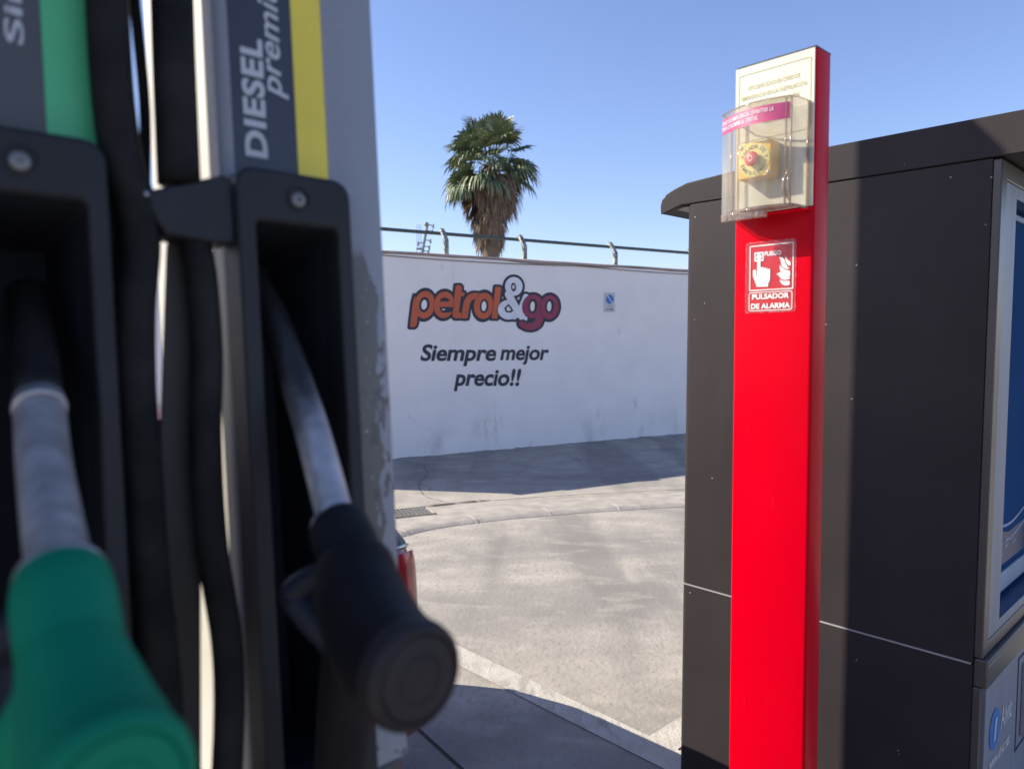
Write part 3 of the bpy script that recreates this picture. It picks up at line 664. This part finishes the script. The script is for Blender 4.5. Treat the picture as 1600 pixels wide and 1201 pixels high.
# local: x along the long side (near corner at KX), y into the depth, front faces +x
bm = bmesh.new(); prof = rrect(0, KX-.02, 0, KY, .02, 5, (0, 1, 1, 0))
def slab(z0, z1, cut=0.):
    bm = bmesh.new(); prof = rrect(0, KX-.02-cut, 0, KY, .02, 5, (0, 1, 1, 0)); a = [bm.verts.new((x, y, z0)) for x, y in prof]; b = [bm.verts.new((x, y, z1)) for x, y in prof]; n = len(prof)
    bm.faces.new(a[::-1]); bm.faces.new(b)
    for i in range(n): bm.faces.new((a[i], a[(i+1) % n], b[(i+1) % n], b[i]))
    bmesh.ops.recalc_face_normals(bm, faces=bm.faces[:]); return bm
bm = slab(.645, 1.876, .05); box(bm, KX-.07, KX-.02, 0, .045, .645, 1.876); box(bm, KX-.07, KX-.02, KY-.045, KY, .645, 1.876)
box(bm, KX-.07, KX-.02, .0455, KY-.0455, .645, .69); box(bm, KX-.07, KX-.02, .0455, KY-.0455, 1.83, 1.876)
obj('upper_cabinet', bm, m_dark, kt, auto=30)
obj('lower_cabinet', slab(.0, .640), m_dark, kt, auto=30)
obj('cabinet_seam', bx(.004, KX-.024, -.0008, KY-.01, .6402, .6448), m_seam, kt)
# cap with rounded nose
cap = []
for a_ in range(0, 91, 15): cap.append((-.02-.085*math.sin(RAD(a_)) if a_ else -.02, 1.876+.075*math.cos(RAD(a_))+.0))
cap = [(1.02, 1.978), (.453, 1.976), (.107, 1.952), (.0, 1.945), (-.045, 1.932), (-.075, 1.920), (-.094, 1.902), (-.099, 1.885), (-.098, 1.858), (-.085, 1.858), (-.02, 1.877), (1.02, 1.879)]
bm = prism(bmesh.new(), cap, -.0035, KY+.0035)
kc = obj('cap', bm, m_dark, kt, bevel=.003, seg=3)
obj('cap_underside', bx(-.07, -.004, .02, KY-.02, 1.868, 1.8745), M('pale_soffit', (.55, .53, .50), .7), kt)
# front: trim, steel frame, recess with screen
XF = KX
m_frame = M('grey_blue_steel', (.24, .26, .31), .5, .2, vscale=30, stretch=(1, 1, .05))
m_trim = M('brown_trim', (.085, .075, .068), .35, .2)
bm = bmesh.new(); R4 = lambda a, b, c, d: [(a, c), (b, c), (b, d), (a, d)]
def swap(bm):    # outline given in (y,z) at x
    for w_ in bm.verts: w_.co = Vector((w_.co.y, w_.co.x, w_.co.z))
    bmesh.ops.recalc_face_normals(bm, faces=bm.faces[:]); return bm
obj('front_trim', swap(ring_prism(bmesh.new(), R4(.002, KY-.002, .66, 1.874), R4(.050, KY-.05, .69, 1.83), KX-.02, XF)), m_trim, kt, bevel=.003)
obj('front_frame', swap(ring_prism(bmesh.new(), R4(.0505, KY-.0505, .6905, 1.8295), R4(.165, KY-.16, .715, 1.80), KX-.03, XF-.004)), m_frame, kt, bevel=.003)
m_bluein = M('blue_inner_wall', (.02, .055, .15), .4)
bm = bmesh.new()
Y0, Y1, Z0, Z1 = .1655, KY-.1605, .7155, 1.7995
for q in (((Y0, Z0), (Y0, Z1)), ((Y0, Z1), (Y1, Z1)), ((Y1, Z1), (Y1, Z0)), ((Y1, Z0), (Y0, Z0))):
    bm.faces.new([bm.verts.new(p) for p in ((XF-.006, *q[0]), (XF-.006, *q[1]), (XF-.055, *q[1]), (XF-.055, *q[0]))])
rc = obj('recess_lining', bm, m_bluein, kt)
sc = obj('screen_panel', bx(XF-.06, XF-.056, Y0, Y1, Z0, Z1), M('blue_screen_glass', (.028, .075, .19), .6, spec=.0, vscale=2, col2=(.024, .064, .165)), kt)
obj('screen_border', swap(ring_prism(bmesh.new(), R4(Y0+.012, Y1-.012, Z0+.015, Z1-.012), R4(Y0+.022, Y1-.022, Z0+.070, Z1-.026), XF-.0555, XF-.046)), M('pale_blue_border', (.25, .33, .43), .5, spec=.2), kt, bevel=.002)
onS = lambda a, b: (XF-.0545, a, b)
parts = []
def strip_part(pts, hw_):
    P = catmull([(a, b, 0) for a, b in pts], 8); V = []; Fc = []
    for i, p in enumerate(P):
        d = (P[min(i+1, len(P)-1)]-P[max(i-1, 0)]).normalized(); V += [(p.x-d.y*hw_, p.y+d.x*hw_), (p.x+d.y*hw_, p.y-d.x*hw_)]
    for i in range(len(P)-1): Fc.append((2*i, 2*i+1, 2*i+3, 2*i+2))
    return np.array(V), Fc
for dz_ in (0, -.045): parts.append(strip_part([(Y0+.03, .99+dz_), (Y0+.15, .93+dz_), (Y0+.32, .91+dz_), (Y1-.03, .95+dz_)], .004))
flat('screen_arcs', parts, onS, M('pale_screen_lines', (.16, .26, .45), .4), sc)  # pale arcs across the lower part of the screen panel
flat('screen_lower_field', [poly_part([(Y0+.022, .80), (Y1-.022, .80), (Y1-.022, .90), (Y0+.3, .885), (Y0+.022, .93)])], lambda a, b: (XF-.0552, a, b), M('deep_blue_field', (.02, .04, .11), .4), sc)
parts = [disc_part(Y0+.06+.09*(i % 4)+.03*(i//4), .865-.016*(i//4)-.004*(i % 2), .026, 20, .006) for i in range(10)]
flat('screen_ovals', parts, onS, M('grey_blue_ovals', (.10, .15, .26), .4), sc)  # rows of flat grey-blue ovals low on the screen panel
obj('front_ledge', bx(KX-.02, XF+.012, .004, KY-.004, .585, .657), m_trim, kt, bevel=.004)
obj('ledge_seam', bx(XF+.0095, XF+.0125, .01, KY-.01, .640, .6435), m_seam, kt)
obj('lower_trim', swap(ring_prism(bmesh.new(), R4(.002, KY-.002, .0, .584), R4(.05, KY-.05, .03, .578), KX-.02, XF)), m_trim, kt, bevel=.003)
lp = obj('lower_panel', bx(KX-.02, XF-.003, .0505, KY-.0505, .0305, .5775), m_frame, kt)
onL = lambda a, b: (XF-.0015, a, b)
flat('panel_emblem', [disc_part(.155, .425, .05, 36, .055)], onL, M('emblem_blue', (.06, .20, .52), .4), lp)
flat('emblem_mark', [poly_part([(.140, .395), (.160, .395), (.172, .455), (.152, .455)])], lambda a, b: (XF-.0002, a, b), M('emblem_pale', (.45, .58, .78), .4), lp)
V, Fc = glyphs('Alvic', bold=.01); V2, F2 = glyphs('www.alvic.net', bold=.01)
m_wi = M('panel_white_ink', (.62, .62, .66), .5)
flat('maker_lettering', [(fit(V, .215, .325, .400, .462), Fc)], onL, m_wi, lp); flat('address_lettering', [(fit(V2, .115, .315, .325, .360), F2)], onL, m_wi, lp)
obj('hatch_gap', swap(ring_prism(bmesh.new(), R4(.385, KY-.10, .27, .545), R4(.391, KY-.106, .276, .539), XF-.0029, XF-.0012)), M('hatch_shadow_gap', (.02, .03, .06), .6), lp)
kp = obj('receipt_slot', bx(XF-.0029, XF+.006, .445, .70, .31, .50), M('slot_black', (.02, .022, .03), .3), lp, bevel=.003)
obj('slot_rim', swap(ring_prism(bmesh.new(), R4(.435, .71, .30, .512), R4(.447, .698, .312, .498), XF-.0028, XF+.010)), m_alu, lp, bevel=.002)
V, Fc = glyphs('50 100', bold=.02); V, Fc = glyphs('50', bold=.02); flat('slot_label', [(fit(V, .48, .54, .395, .425), Fc)], lambda a, b: (XF+.0075, a, b), M('slot_ink', (.5, .5, .52), .5), kp)

# ------------------------------------------------------------------ fuel dispenser
TAU = RAD(4.0)
EZ = Z*math.cos(TAU)+u*math.sin(TAU); ED = u*math.cos(TAU)-Z*math.sin(TAU)
FB = Vector((-.30937, .32487, 0)); FM = frame(v, ED, EZ, FB)
fd = thing('fuel_dispenser', 'grey and black fuel dispenser with green and yellow striped nozzle columns', 'fuel pump', FM)
# local: x along the face to the right, y into the machine, z up the leaning face
m_silver = M('grey_blue_paint', (.245, .26, .30), .42, col2=(.225, .24, .28), vscale=4, bump=.03, bscale=60)
xyz = sepxyz(m_silver)
edge_n = math_node(m_silver, 'MULTIPLY', math_node(m_silver, 'SUBTRACT', noise_node(m_silver, 48, (1, 1, .45), 9, dist=.6), .5), .042)
bx_ = math_node(m_silver, 'ADD', xyz[0], edge_n)
zband = math_node(m_silver, 'MULTIPLY', maprange(m_silver, xyz[2], 1.22, 1.34, 0, 1), maprange(m_silver, xyz[2], 1.47, 1.54, 1, 0))
lim = math_node(m_silver, 'SUBTRACT', math_node(m_silver, 'ADD', .3430, math_node(m_silver, 'MULTIPLY', zband, .0165)), bx_)
peel = maprange(m_silver, lim, -.0006, .0006, 0, 1)
front_only = maprange(m_silver, xyz[0], .30, .31, 0, 1)
peel = math_node(m_silver, 'MULTIPLY', math_node(m_silver, 'MULTIPLY', peel, front_only), maprange(m_silver, zband, .02, .2, 0, 1)); overlay(m_silver, peel, (.115, .112, .11))
rim = math_node(m_silver, 'MULTIPLY', maprange(m_silver, math_node(m_silver, 'ABSOLUTE', lim), .0003, .0012, .8, 0), math_node(m_silver, 'MULTIPLY', front_only, maprange(m_silver, zband, .02, .2, 0, 1))); overlay(m_silver, rim, (.06, .06, .062))
zlow = maprange(m_silver, xyz[2], 1.40, 1.54, 1, .0)
chips = math_node(m_silver, 'MULTIPLY', maprange(m_silver, noise_node(m_silver, 85, (1, 1, .6), 4, dist=.5), .61, .63, 0, .9), math_node(m_silver, 'MULTIPLY', zlow, front_only)); overlay(m_silver, chips, (.075, .075, .08))
flecks = math_node(m_silver, 'MULTIPLY', maprange(m_silver, noise_node(m_silver, 260, detail=2), .70, .73, 0, .8), math_node(m_silver, 'MULTIPLY', maprange(m_silver, lim, -.002, .001, 0, 1), front_only)); overlay(m_silver, flecks, (.45, .46, .48))
TH = .155
m_body = M('dispenser_dark', (.05, .05, .052), .5)
m_cream = M('cream_panel', (.62, .60, .54), .5, vscale=6)
obj('base_cabinet', bx(-.62, .372, .004, .36, 0, 1.085), m_body, fd, bevel=.01)
# right-hand column
RX0, RX1 = .2290, .3720
bm = bx(RX0+.004, RX1-.0005, .0045, TH, 1.562, 2.3); box(bm, RX0+.004, RX0+.007, .0045, TH, 1.086, 1.5615); box(bm, RX0+.0071, RX1-.0005, TH-.03, TH, 1.086, 1.5615); box(bm, RX1-.004, RX1-.0005, .0045, TH-.0305, 1.086, 1.5615)
obj('column_body', bm, m_cream, fd)
bm = bmesh.new()
pf = [(RX0, .004), (RX0, -.001), (RX0+.004, -.005), (RX0+.008, -.006), (RX0+.0105, -.004), (RX0+.0105, .004)]
a = [bm.verts.new((x, y, 1.086)) for x, y in pf]; b = [bm.verts.new((x, y, 2.3)) for x, y in pf]; bm.faces.new(a[::-1]); bm.faces.new(b)
for i in range(6): bm.faces.new((a[i], a[(i+1) % 6], b[(i+1) % 6], b[i]))
bmesh.ops.recalc_face_normals(bm, faces=bm.faces[:]); obj('edge_strip', bm, m_silver, fd, auto=40)
m_lab_d = M('navy_label', (.035, .042, .062), .42, vscale=8)
lb = obj('label_panel', bx(.2398, .2937, -.0006, .004, 1.575, 2.3), m_lab_d, fd)
obj('yellow_stripe', bx(.2940, .3207, -.0006, .004, 1.575, 2.3), M('yellow_label', (.80, .64, .065), .42, vscale=10), fd)
bm = bmesh.new(); pf = [(.3210, .004), (.3210, -.0008), (.330, -.0012), (.333, -.0025), (.366, -.0025), (.3705, -.0005), (.3725, .004)]
a = [bm.verts.new((x, y, 1.086)) for x, y in pf]; b = [bm.verts.new((x, y, 2.3)) for x, y in pf]; bm.faces.new(a[::-1]); bm.faces.new(b)
for i in range(7): bm.faces.new((a[i], a[(i+1) % 7], b[(i+1) % 7], b[i]))
bmesh.ops.recalc_face_normals(bm, faces=bm.faces[:]); obj('side_panel', bm, m_silver, fd, auto=25)
m_ink = M('label_white', (.50, .52, .56), .5)
def up_text(body, x_top, x_base, z0, z1, **k):     # lettering that reads upwards
    V, Fc = glyphs(body, **k); V = fit(V, z0, z1, 0, 1); return np.stack([x_base-(x_base-x_top)*V[:, 1], V[:, 0]], 1), Fc
flat('label_lettering', [up_text('DIESEL', .2495, .2680, 1.5935, 1.6860, bold=.036, spacing=1.08), up_text('premium', .2660, .2880, 1.6440, 1.7560, bold=.012, shear=.2)], lambda a, b: (a, -.0014, b), m_ink, lb)
# left-hand column
LX0, LX1 = -.02, .1500
m_lab_g = M('grey_label', (.075, .077, .08), .42, vscale=8)
bm = bx(LX0, LX1-.0005, .0045, .132, 1.562, 2.3); box(bm, LX1-.004, LX1-.0005, .0045, .132, 1.086, 1.5615); box(bm, LX0, LX1-.0041, .125, .132, 1.086, 1.5615); box(bm, LX0, LX0+.06, .0045, .1245, 1.086, 1.5615)
obj('column_body', bm, m_body, fd)
lg = obj('label_panel', bx(LX0, .1177, -.0006, .004, 1.575, 2.3), m_lab_g, fd)
obj('green_stripe', bx(.1180, .1462, -.0006, .004, 1.575, 2.3), M('green_label', (.085, .50, .225), .42, vscale=10), fd)
obj('edge_strip', bx(.1465, .1500, -.0012, .004, 1.575, 2.3), m_silver, fd)
flat('label_lettering', [up_text('Sin plomo', .0975, .1110, 1.6385, 1.790, bold=.02)], lambda a, b: (a, -.0014, b), m_ink, lg)
obj('label_panel', bx(-.40, LX0-.004, -.0006, .06, 1.086, 2.3), m_lab_g, fd)
obj('header_box', bx(-.62, .372, .0, TH, 2.301, 2.55), m_body, fd, bevel=.01)
# nozzle boots
m_bolt = M('dull_zinc', (.20, .20, .20), .5, .5)
def boot(x0, x1, ztop, zbot, name='nozzle_boot'):
    bm = bmesh.new(); yo = -.030
    out = rrect(x0, x1, zbot, ztop, .014, 6, (1, 1, 0, 0)); inn = rrect(x0+.0135, x1-.0125, zbot+.02, ztop-.0400, .004, 6, (1, 1, 0, 0))
    ring_prism(bm, out, inn, yo, -.0012)
    o = obj(name, bm, m_blackp, fd, bevel=.003)
    bi = bmesh.new(); P = [(x, z) for x, z in inn]; n = len(P)       # hollow behind the opening
    a = [bi.verts.new((x, yo+.006, z)) for x, z in P]; b = [bi.verts.new((x+.002, .10, z-.012)) for x, z in P]
    for i in range(n): bi.faces.new((a[i], a[(i+1) % n], b[(i+1) % n], b[i]))
    bi.faces.new(b); obj('boot_lining', bi, M('boot_black', (.022, .026, .038), .7, spec=.15), o)
    sx = (x0+x1)/2+.001; sz = ztop-.0200
    obj('screw_well', lathe(bmesh.new(), [(.0100, 0), (.0100, .0008), (.0088, .0010), (.0080, -.006), (0, -.006)], (sx, yo, sz), (0, -1, 0), 24), M('well_black', (.006, .006, .007), .6), o, auto=40)
    obj('screw', lathe(bmesh.new(), [(.0058, 0), (.0055, .0020), (.0030, .0032), (.0014, .0030), (.0014, .001), (0, .001)], (sx-.0010, yo-.0005, sz-.001), (0, -1, 0), 20), m_bolt, o, auto=40)
    return o
boot(.2290, .3225, 1.5775, 1.10); boot(.0480, .1445, 1.5775, 1.10)
obj('side_trim', bx(.1505, .1665, .001, .005, 1.086, 1.60), m_blackp, fd)
# steel upright with bolt holes between the columns, and the hose clamp
bm = bmesh.new(); P = [(.1893, 1.521), (.1762, 1.367), (.1653, 1.10), (.190, 1.10), (.2035, 1.364), (.2119, 1.523)]
prism(bm, P, -.002, .003); ur = obj('hose_upright', bm, M('worn_dark_steel', (.045, .042, .036), .6, .2, col2=(.03, .03, .03), vscale=8), fd)
for x, z in ((.1782, 1.2544), (.177, 1.232)): obj('bolt_hole', lathe(bmesh.new(), [(0, .0004), (.0028, .0003), (.003, 0)], (x, -.0021, z), (0, -1, 0), 16), M('hole_black', (.004, .004, .004), .7), ur)
bm = bmesh.new(); prism(bm, [(.1655, 1.545), (.1665, 1.5495), (.2215, 1.5690), (.2275, 1.566), (.2275, 1.520), (.212, 1.519), (.180, 1.522), (.1720, 1.535)], -.026, .002)
hb = obj('hose_bracket', bm, m_blackp, fd, bevel=.004)
obj('bracket_bolt', lathe(bmesh.new(), [(.0018, 0), (.0018, .002), (0, .0024)], (.168, -.0262, 1.5475), (0, -1, 0), 12), m_alu, hb, smooth=True)
# hoses
def hose(pts, r, label, mat):
    P0 = Vector(pts[-1]); o = obj('fuel_hose', tb([Vector(p)-P0 for p in pts], r, seg=18, n=8), mat, smooth=True)
    o.matrix_world = FM @ Matrix.Translation(P0)
    return tag(o, label, 'hose', 'hoses hanging between the nozzle columns')
hose([(.160, -.012, 2.29), (.1565, -.012, 1.9), (.1540, -.015, 1.70), (.1540, -.015, 1.62), (.1575, -.015, 1.5713), (.1640, -.015, 1.545), (.1660, -.014, 1.515), (.1605, -.015, 1.4732), (.1582, -.015, 1.4215), (.159, -.015, 1.37), (.1605, -.014, 1.2915), (.165, -.013, 1.2032), (.165, -.012, 1.10)], .0132, 'black fuel hose hanging just right of the green striped column', m_rubber)
hose([(.197, -.010, 2.29), (.196, -.012, 1.85), (.1965, -.014, 1.717), (.1950, -.015, 1.6445), (.1940, -.015, 1.56)], .0142, 'short black fuel hose dropping into the clamp between the two columns', m_rubber)
hose([(.2016, -.012, 1.538), (.2067, -.013, 1.4973), (.2075, -.014, 1.440), (.2035, -.014, 1.38), (.2035, -.015, 1.3054), (.2100, -.016, 1.2346), (.2085, -.017, 1.1797), (.2000, -.018, 1.10)], .0108, 'thin black fuel hose bowed left of the diesel nozzle boot', m_rubber)
obj('hose_sheath', tb([(.1760, .002, 1.70), (.1800, .004, 1.62), (.1780, .006, 1.56)], .004, seg=10), m_rubber, fd, smooth=True)

# nozzles resting in the boots
m_spout = M('worn_aluminium', (.60, .59, .60), .38, .55, col2=(.36, .35, .35), vscale=35, bump=.15, bscale=60)
m_gnz = M('green_rubber', (.002, .205, .108), .55, spec=.15, col2=(.002, .175, .092), vscale=10, bump=.05, bscale=150)
m_bnz = M('black_nozzle_rubber', (.010, .009, .011), .62, spec=.16, col2=(.016, .016, .019), vscale=12, bump=.08, bscale=150)
m_lever = M('blue_black_lever', (.016, .020, .034), .5, spec=.3)
m_spout_d = M('boot_shaded_aluminium', (.60, .59, .60), .38, .5, col2=(.36, .35, .35), vscale=35, bump=.15, bscale=60)
zz_ = math_node(m_spout_d, 'ADD', sepxyz(m_spout_d)[2], math_node(m_spout_d, 'MULTIPLY', noise_node(m_spout_d, 45, detail=6), .05))   # boot shade over tip dirt, painted darker towards the mouth
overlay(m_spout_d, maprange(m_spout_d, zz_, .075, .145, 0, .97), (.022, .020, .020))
m_tip = M('shaded_dirty_tip', (.020, .018, .018), .5, .0, spec=.2, col2=(.010, .009, .009), vscale=30)  # near-black colour carries the boot's shade as well as tip dirt
def nozzle(label, tip_z, ring, org, mat, cap_mat, spout, sr, neck, body, br, end, er, axis, grip, gr_, lever, hose_pts):
    O_ = Vector(org); mw = FM @ Matrix.Translation(O_); t = thing('fuel_nozzle', label, 'fuel nozzle', mw, 'nozzles resting in the dispenser boots')
    loc = lambda P: [Vector(p)-O_ for p in P]
    sp_ = catmull(loc(spout), 10)
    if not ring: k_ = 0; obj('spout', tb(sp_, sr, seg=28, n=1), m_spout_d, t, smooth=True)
    else: k_ = next(i for i, q in enumerate(sp_) if (q+O_).z < tip_z)
    if ring:
        obj('spout', tb(sp_[k_:], sr, seg=28, n=1), m_spout, t, smooth=True)
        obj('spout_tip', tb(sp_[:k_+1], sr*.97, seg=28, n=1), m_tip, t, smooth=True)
    d = (Vector(spout[-1])-Vector(spout[-2])).normalized(); e = Vector(spout[-1])-O_
    obj('spout_collar', lathe(bmesh.new(), [(sr*.9, -.004), (sr*1.32, -.004), (sr*1.42, 0), (sr*1.32, .005), (sr, .006)], e, d, 28), m_spout, t, smooth=True)
    if ring:
        s2 = Vector(spout[1]).lerp(Vector(spout[2]), .42)-O_; d2 = (Vector(spout[2])-Vector(spout[1])).normalized()
        obj('spout_ring', lathe(bmesh.new(), [(sr*.95, -.002), (sr*1.06, -.0015), (sr*1.06, .0015), (sr*.95, .002)], s2+d2*.006, d2, 28), m_spout, t, smooth=True)
    obj('neck', tb(loc(neck[0]), neck[1], seg=30), mat, t, auto=50)
    b_ = obj('body', tb(loc(body), br, seg=36, caps=True), mat, t, auto=50)
    A = Vector(axis).normalized(); E_ = Vector(end)-O_
    obj('end_cap', lathe(bmesh.new(), [(er*.86, -.012), (er*.985, -.008), (er, -.002), (er*.97, .003), (er*.86, .0062), (er*.80, .0064), (er*.775, .0048), (er*.74, .0062), (er*.45, .0072), (er*.42, .0064), (er*.38, .0072), (0, .0076)], E_, A, 48), cap_mat, t, auto=28)
    obj('grip', tb(loc(grip), gr_, seg=24), mat, t, auto=50)
    obj('lever', tb(loc(lever), [.007, .011, .011, .008, .006], seg=14), m_lever, t, smooth=True)
    h0 = Vector(hose_pts[0]); ho = obj('fuel_hose', tb([Vector(p)-h0 for p in hose_pts], .014, seg=18), m_rubber, smooth=True); ho.matrix_world = FM @ Matrix.Translation(h0)
    return t, ho
n1, h1 = nozzle('black diesel nozzle resting under the yellow stripe', 1.432, False, (.246, -.13, 1.308), m_bnz, M('worn_black_cap', (.030, .025, .026), .6, spec=.25, vscale=30, col2=(.022, .019, .020)),
       [(.2700, .050, 1.512), (.2690, .006, 1.468), (.2655, -.046, 1.397), (.2515, -.107, 1.3225)], .0125,
       ([(.2515, -.107, 1.3225), (.2507, -.1115, 1.3196), (.2475, -.124, 1.3110), (.2425, -.144, 1.2985)], [.0172, .0198, .0206, .0194]),
       [(.2450, -.136, 1.303), (.2432, -.141, 1.2995), (.2335, -.164, 1.2840), (.2230, -.200, 1.269), (.2185, -.230, 1.2645)], [.0180, .0242, .0272, .0284, .0277],
       (.2180, -.2345, 1.2640), .0288, (-.03, -1, -.06),
       [(.2420, -.150, 1.292), (.2450, -.135, 1.255), (.2500, -.110, 1.200), (.2550, -.080, 1.12)], [.018, .020, .019, .016],
       [(.2440, -.125, 1.300), (.2300, -.090, 1.279), (.2330, -.098, 1.264), (.2420, -.112, 1.240), (.2480, -.100, 1.20)],
       [(.2550, -.082, 1.125), (.258, -.075, 1.06), (.255, -.11, .8), (.2, -.16, .42), (.12, -.10, .25), (.05, .0, .3)])
n2, h2 = nozzle('green petrol nozzle resting under the green stripe', 1.418, True, (.076, -.165, 1.337), m_gnz, m_gnz,
       [(.1100, .040, 1.486), (.1030, -.010, 1.438), (.0905, -.082, 1.379), (.0775, -.170, 1.3345)], .0134,
       ([(.0775, -.170, 1.3345), (.0771, -.1735, 1.3328), (.0750, -.186, 1.3265), (.0720, -.208, 1.3120)], [.0168, .0195, .0204, .0196]),
       [(.0730, -.200, 1.3170), (.0724, -.2045, 1.3142), (.0710, -.220, 1.3050), (.0697, -.247, 1.2900), (.0688, -.268, 1.2835)], [.0168, .0186, .0212, .0250, .0256],
       (.0686, -.2725, 1.2830), .0270, (.0, -1, -.06),
       [(.0690, -.210, 1.300), (.0620, -.195, 1.275), (.0560, -.170, 1.235), (.0600, -.130, 1.15)], [.017, .018, .018, .016],
       [(.0660, -.170, 1.318), (.0560, -.140, 1.300), (.0500, -.150, 1.250), (.0560, -.140, 1.19)],
       [(.0600, -.132, 1.155), (.063, -.120, 1.09), (.06, -.14, .8), (.0, -.18, .42), (-.1, -.10, .25), (-.15, .0, .3)])
tag(h1, 'black fuel hose running down from the black diesel nozzle', 'hose', 'hoses on the nozzles')
tag(h2, 'black fuel hose running down from the green petrol nozzle', 'hose', 'hoses on the nozzles')

# ------------------------------------------------------------------ red hatchback behind the dispenser
CC = Vector((-.270, 2.035, 0))
WID = 1.62
car = thing('parked_car', 'red hatchback parked behind the fuel dispenser, tail lamp showing', 'car', frame(-v, -u, Z, CC+u*(WID/2)+v*.075))
# local: x forward, y to the left (towards the camera), z up
st_x = [-.02, .0, .06, .20, .45, .9, 1.6, 2.2, 2.6, 2.9, 3.4, 3.7, 3.85, 3.9]
st_w = [.58, .68, .755, .795, .81, .81, .81, .81, .81, .805, .78, .72, .60, .48]
st_r = [.82, .88, .96, 1.10, 1.22, 1.275, 1.295, 1.28, 1.17, 1.02, .92, .84, .76, .70]
st_b = [.78, .82, .845, .85, .86, .86, .86, .86, .86, .86, .84, .78, .70, .64]
NX, NR = 72, 44
xs = np.linspace(0, 1, NX); tt = np.linspace(0, 1, len(st_x))
def smooth_interp(arr): return np.array([c.y for c in catmull([(i, a, 0) for i, a in enumerate(arr)], 12)])
sm = [smooth_interp(a) for a in (st_x, st_w, st_r, st_b)]; NX = len(sm[0])
def ring(i):
    x, w, r, b = (s[i] for s in sm); zs = .24
    pr = [(-.90*w, zs), (-.985*w, zs+.10), (-1.0*w, .55), (-.99*w, b-.08), (-.955*w, b), (-.87*w, b+(r-b)*.45), (-.76*w, r-.07*(r-b)), (-.62*w, r), (0, r+.015)]
    half = [(p.x, p.y) for p in catmull([(a, c, 0) for a, c in pr], 4)]
    return [(x, y, z) for y, z in half]+[(x, -y, z) for y, z in half[-2::-1]]
grid = [ring(i) for i in range(NX)]; NR = len(grid[0])
def patch(i0, i1, j0, j1, off):
    bm = bmesh.new(); V = {}
    for i in range(i0, i1+1):
        for j in range(j0, j1+1):
            p = Vector(grid[i][j])
            a = Vector(grid[min(i+1, NX-1)][j])-Vector(grid[max(i-1, 0)][j]); b = Vector(grid[i][min(j+1, NR-1)])-Vector(grid[i][max(j-1, 0)])
            n = a.cross(b).normalized() if a.cross(b).length > 1e-9 else Vector((0, 0, 1))
            if n.dot(p-Vector((1.9, 0, .6))) < 0: n = -n
            V[i, j] = bm.verts.new(p+n*off)
    for i in range(i0, i1):
        for j in range(j0, j1): bm.faces.new((V[i, j], V[i+1, j], V[i+1, j+1], V[i, j+1]))
    return bm
bm = patch(0, NX-1, 0, NR-1, 0)
for i in (0, NX-1): bm.faces.new([bm.verts.new(p) for p in grid[i]])
m_carred = M('car_red', (.34, .008, .014), .25, coat=.8, vscale=3)
cb = obj('body', bm, m_carred, car, auto=40)
m_glass = M('dark_car_glass', (.008, .009, .011), .12, spec=.35)
# ring indices: 0..32 right side up to the roof (y<0), 32 = roof middle, mirrored on the left (y>0)
jb, jr = 16, 25
for j0, j1 in ((jb, jr), (NR-1-jr, NR-1-jb)):
    obj('rear_side_window', patch(30, 58, j0, j1, .005), m_glass, car, smooth=True); obj('front_side_window', patch(61, 98, j0, j1, .005), m_glass, car, smooth=True)
obj('rear_window', patch(13, 40, jr+2, NR-1-jr-2, .006), m_glass, car, smooth=True)
for j0, j1 in ((jb, jr), (NR-1-jr, NR-1-jb)): obj('rear_quarter_glass', patch(10, 29, j0, j1, .0055), m_glass, car, smooth=True)
obj('windscreen', patch(86, 108, jr+2, NR-1-jr-2, .006), m_glass, car, smooth=True)
m_lamp = M('tail_lamp_red', (.50, .006, .022), .15, coat=.3, vscale=30, col2=(.30, .004, .014), lo=.45, hi=.6)
for j0, j1 in ((8, jb-1), (NR-jb, NR-1-8)): obj('tail_lamp', patch(2, 34, j0, j1, .016), m_lamp, car, smooth=True)
m_chrome = M('chrome_strip', (.6, .6, .62), .15, 1.)
obj('window_trim', tb([Vector(grid[i][NR-1-jb])+Vector((0, .006, .004)) for i in range(12, 98, 6)], .006, seg=8, n=2), m_chrome, car, smooth=True)
m_tyre = M('tyre_rubber', (.02, .02, .02), .8)
for x in (.72, 3.15):
    for sgn in (-1, 1):
        w_ = obj('wheel', lathe(bmesh.new(), [(.19, -.09), (.27, -.1), (.30, -.07), (.305, 0), (.30, .07), (.27, .1), (.19, .09)], (x, sgn*.74, .305), (0, 1, 0), 32), m_tyre, car, smooth=True)
        obj('rim', lathe(bmesh.new(), [(.195, .07), (.185, .095), (.05, .085), (0, .09)] if sgn > 0 else [(.195, -.07), (.185, -.095), (.05, -.085), (0, -.09)], (x, sgn*.74, .305), (0, 1, 0), 24), m_alu, w_, smooth=True)
obj('rear_bumper', tb([(.25, .84, .42), (.02, .74, .42), (-.06, .4, .42), (-.07, 0, .42), (-.06, -.4, .42), (.02, -.74, .42), (.25, -.84, .42)], .075, seg=14, n=6), m_carred, car, smooth=True)

# ------------------------------------------------------------------ unseen column added left of the picture to cast the terminal's shadow
cd = Vector((-.986, .164, 0)).normalized(); cq = Vector((.164, .986, 0)).normalized()
pc = cq*2.037+cd*3.05
fc = thing('shadow_column', 'unseen dark column with slanted top, added to cast the shadow on the terminal', 'column', frame(cq, -cd, Z, pc))
hz = 1.97+.64*(3.05+.75)
bm = prism(bmesh.new(), [(-.104, 0), (.104, 0), (.104, hz+1.2), (-.02, hz+1.2), (-.02, hz+.02), (-.104, hz-.08)], -.1, .1)
obj('shadow_column_shaft', bm, m_dark, fc)
obj('shadow_column_base', bx(-.2, .2, -.2, .2, 0, .02), m_dark, fc)
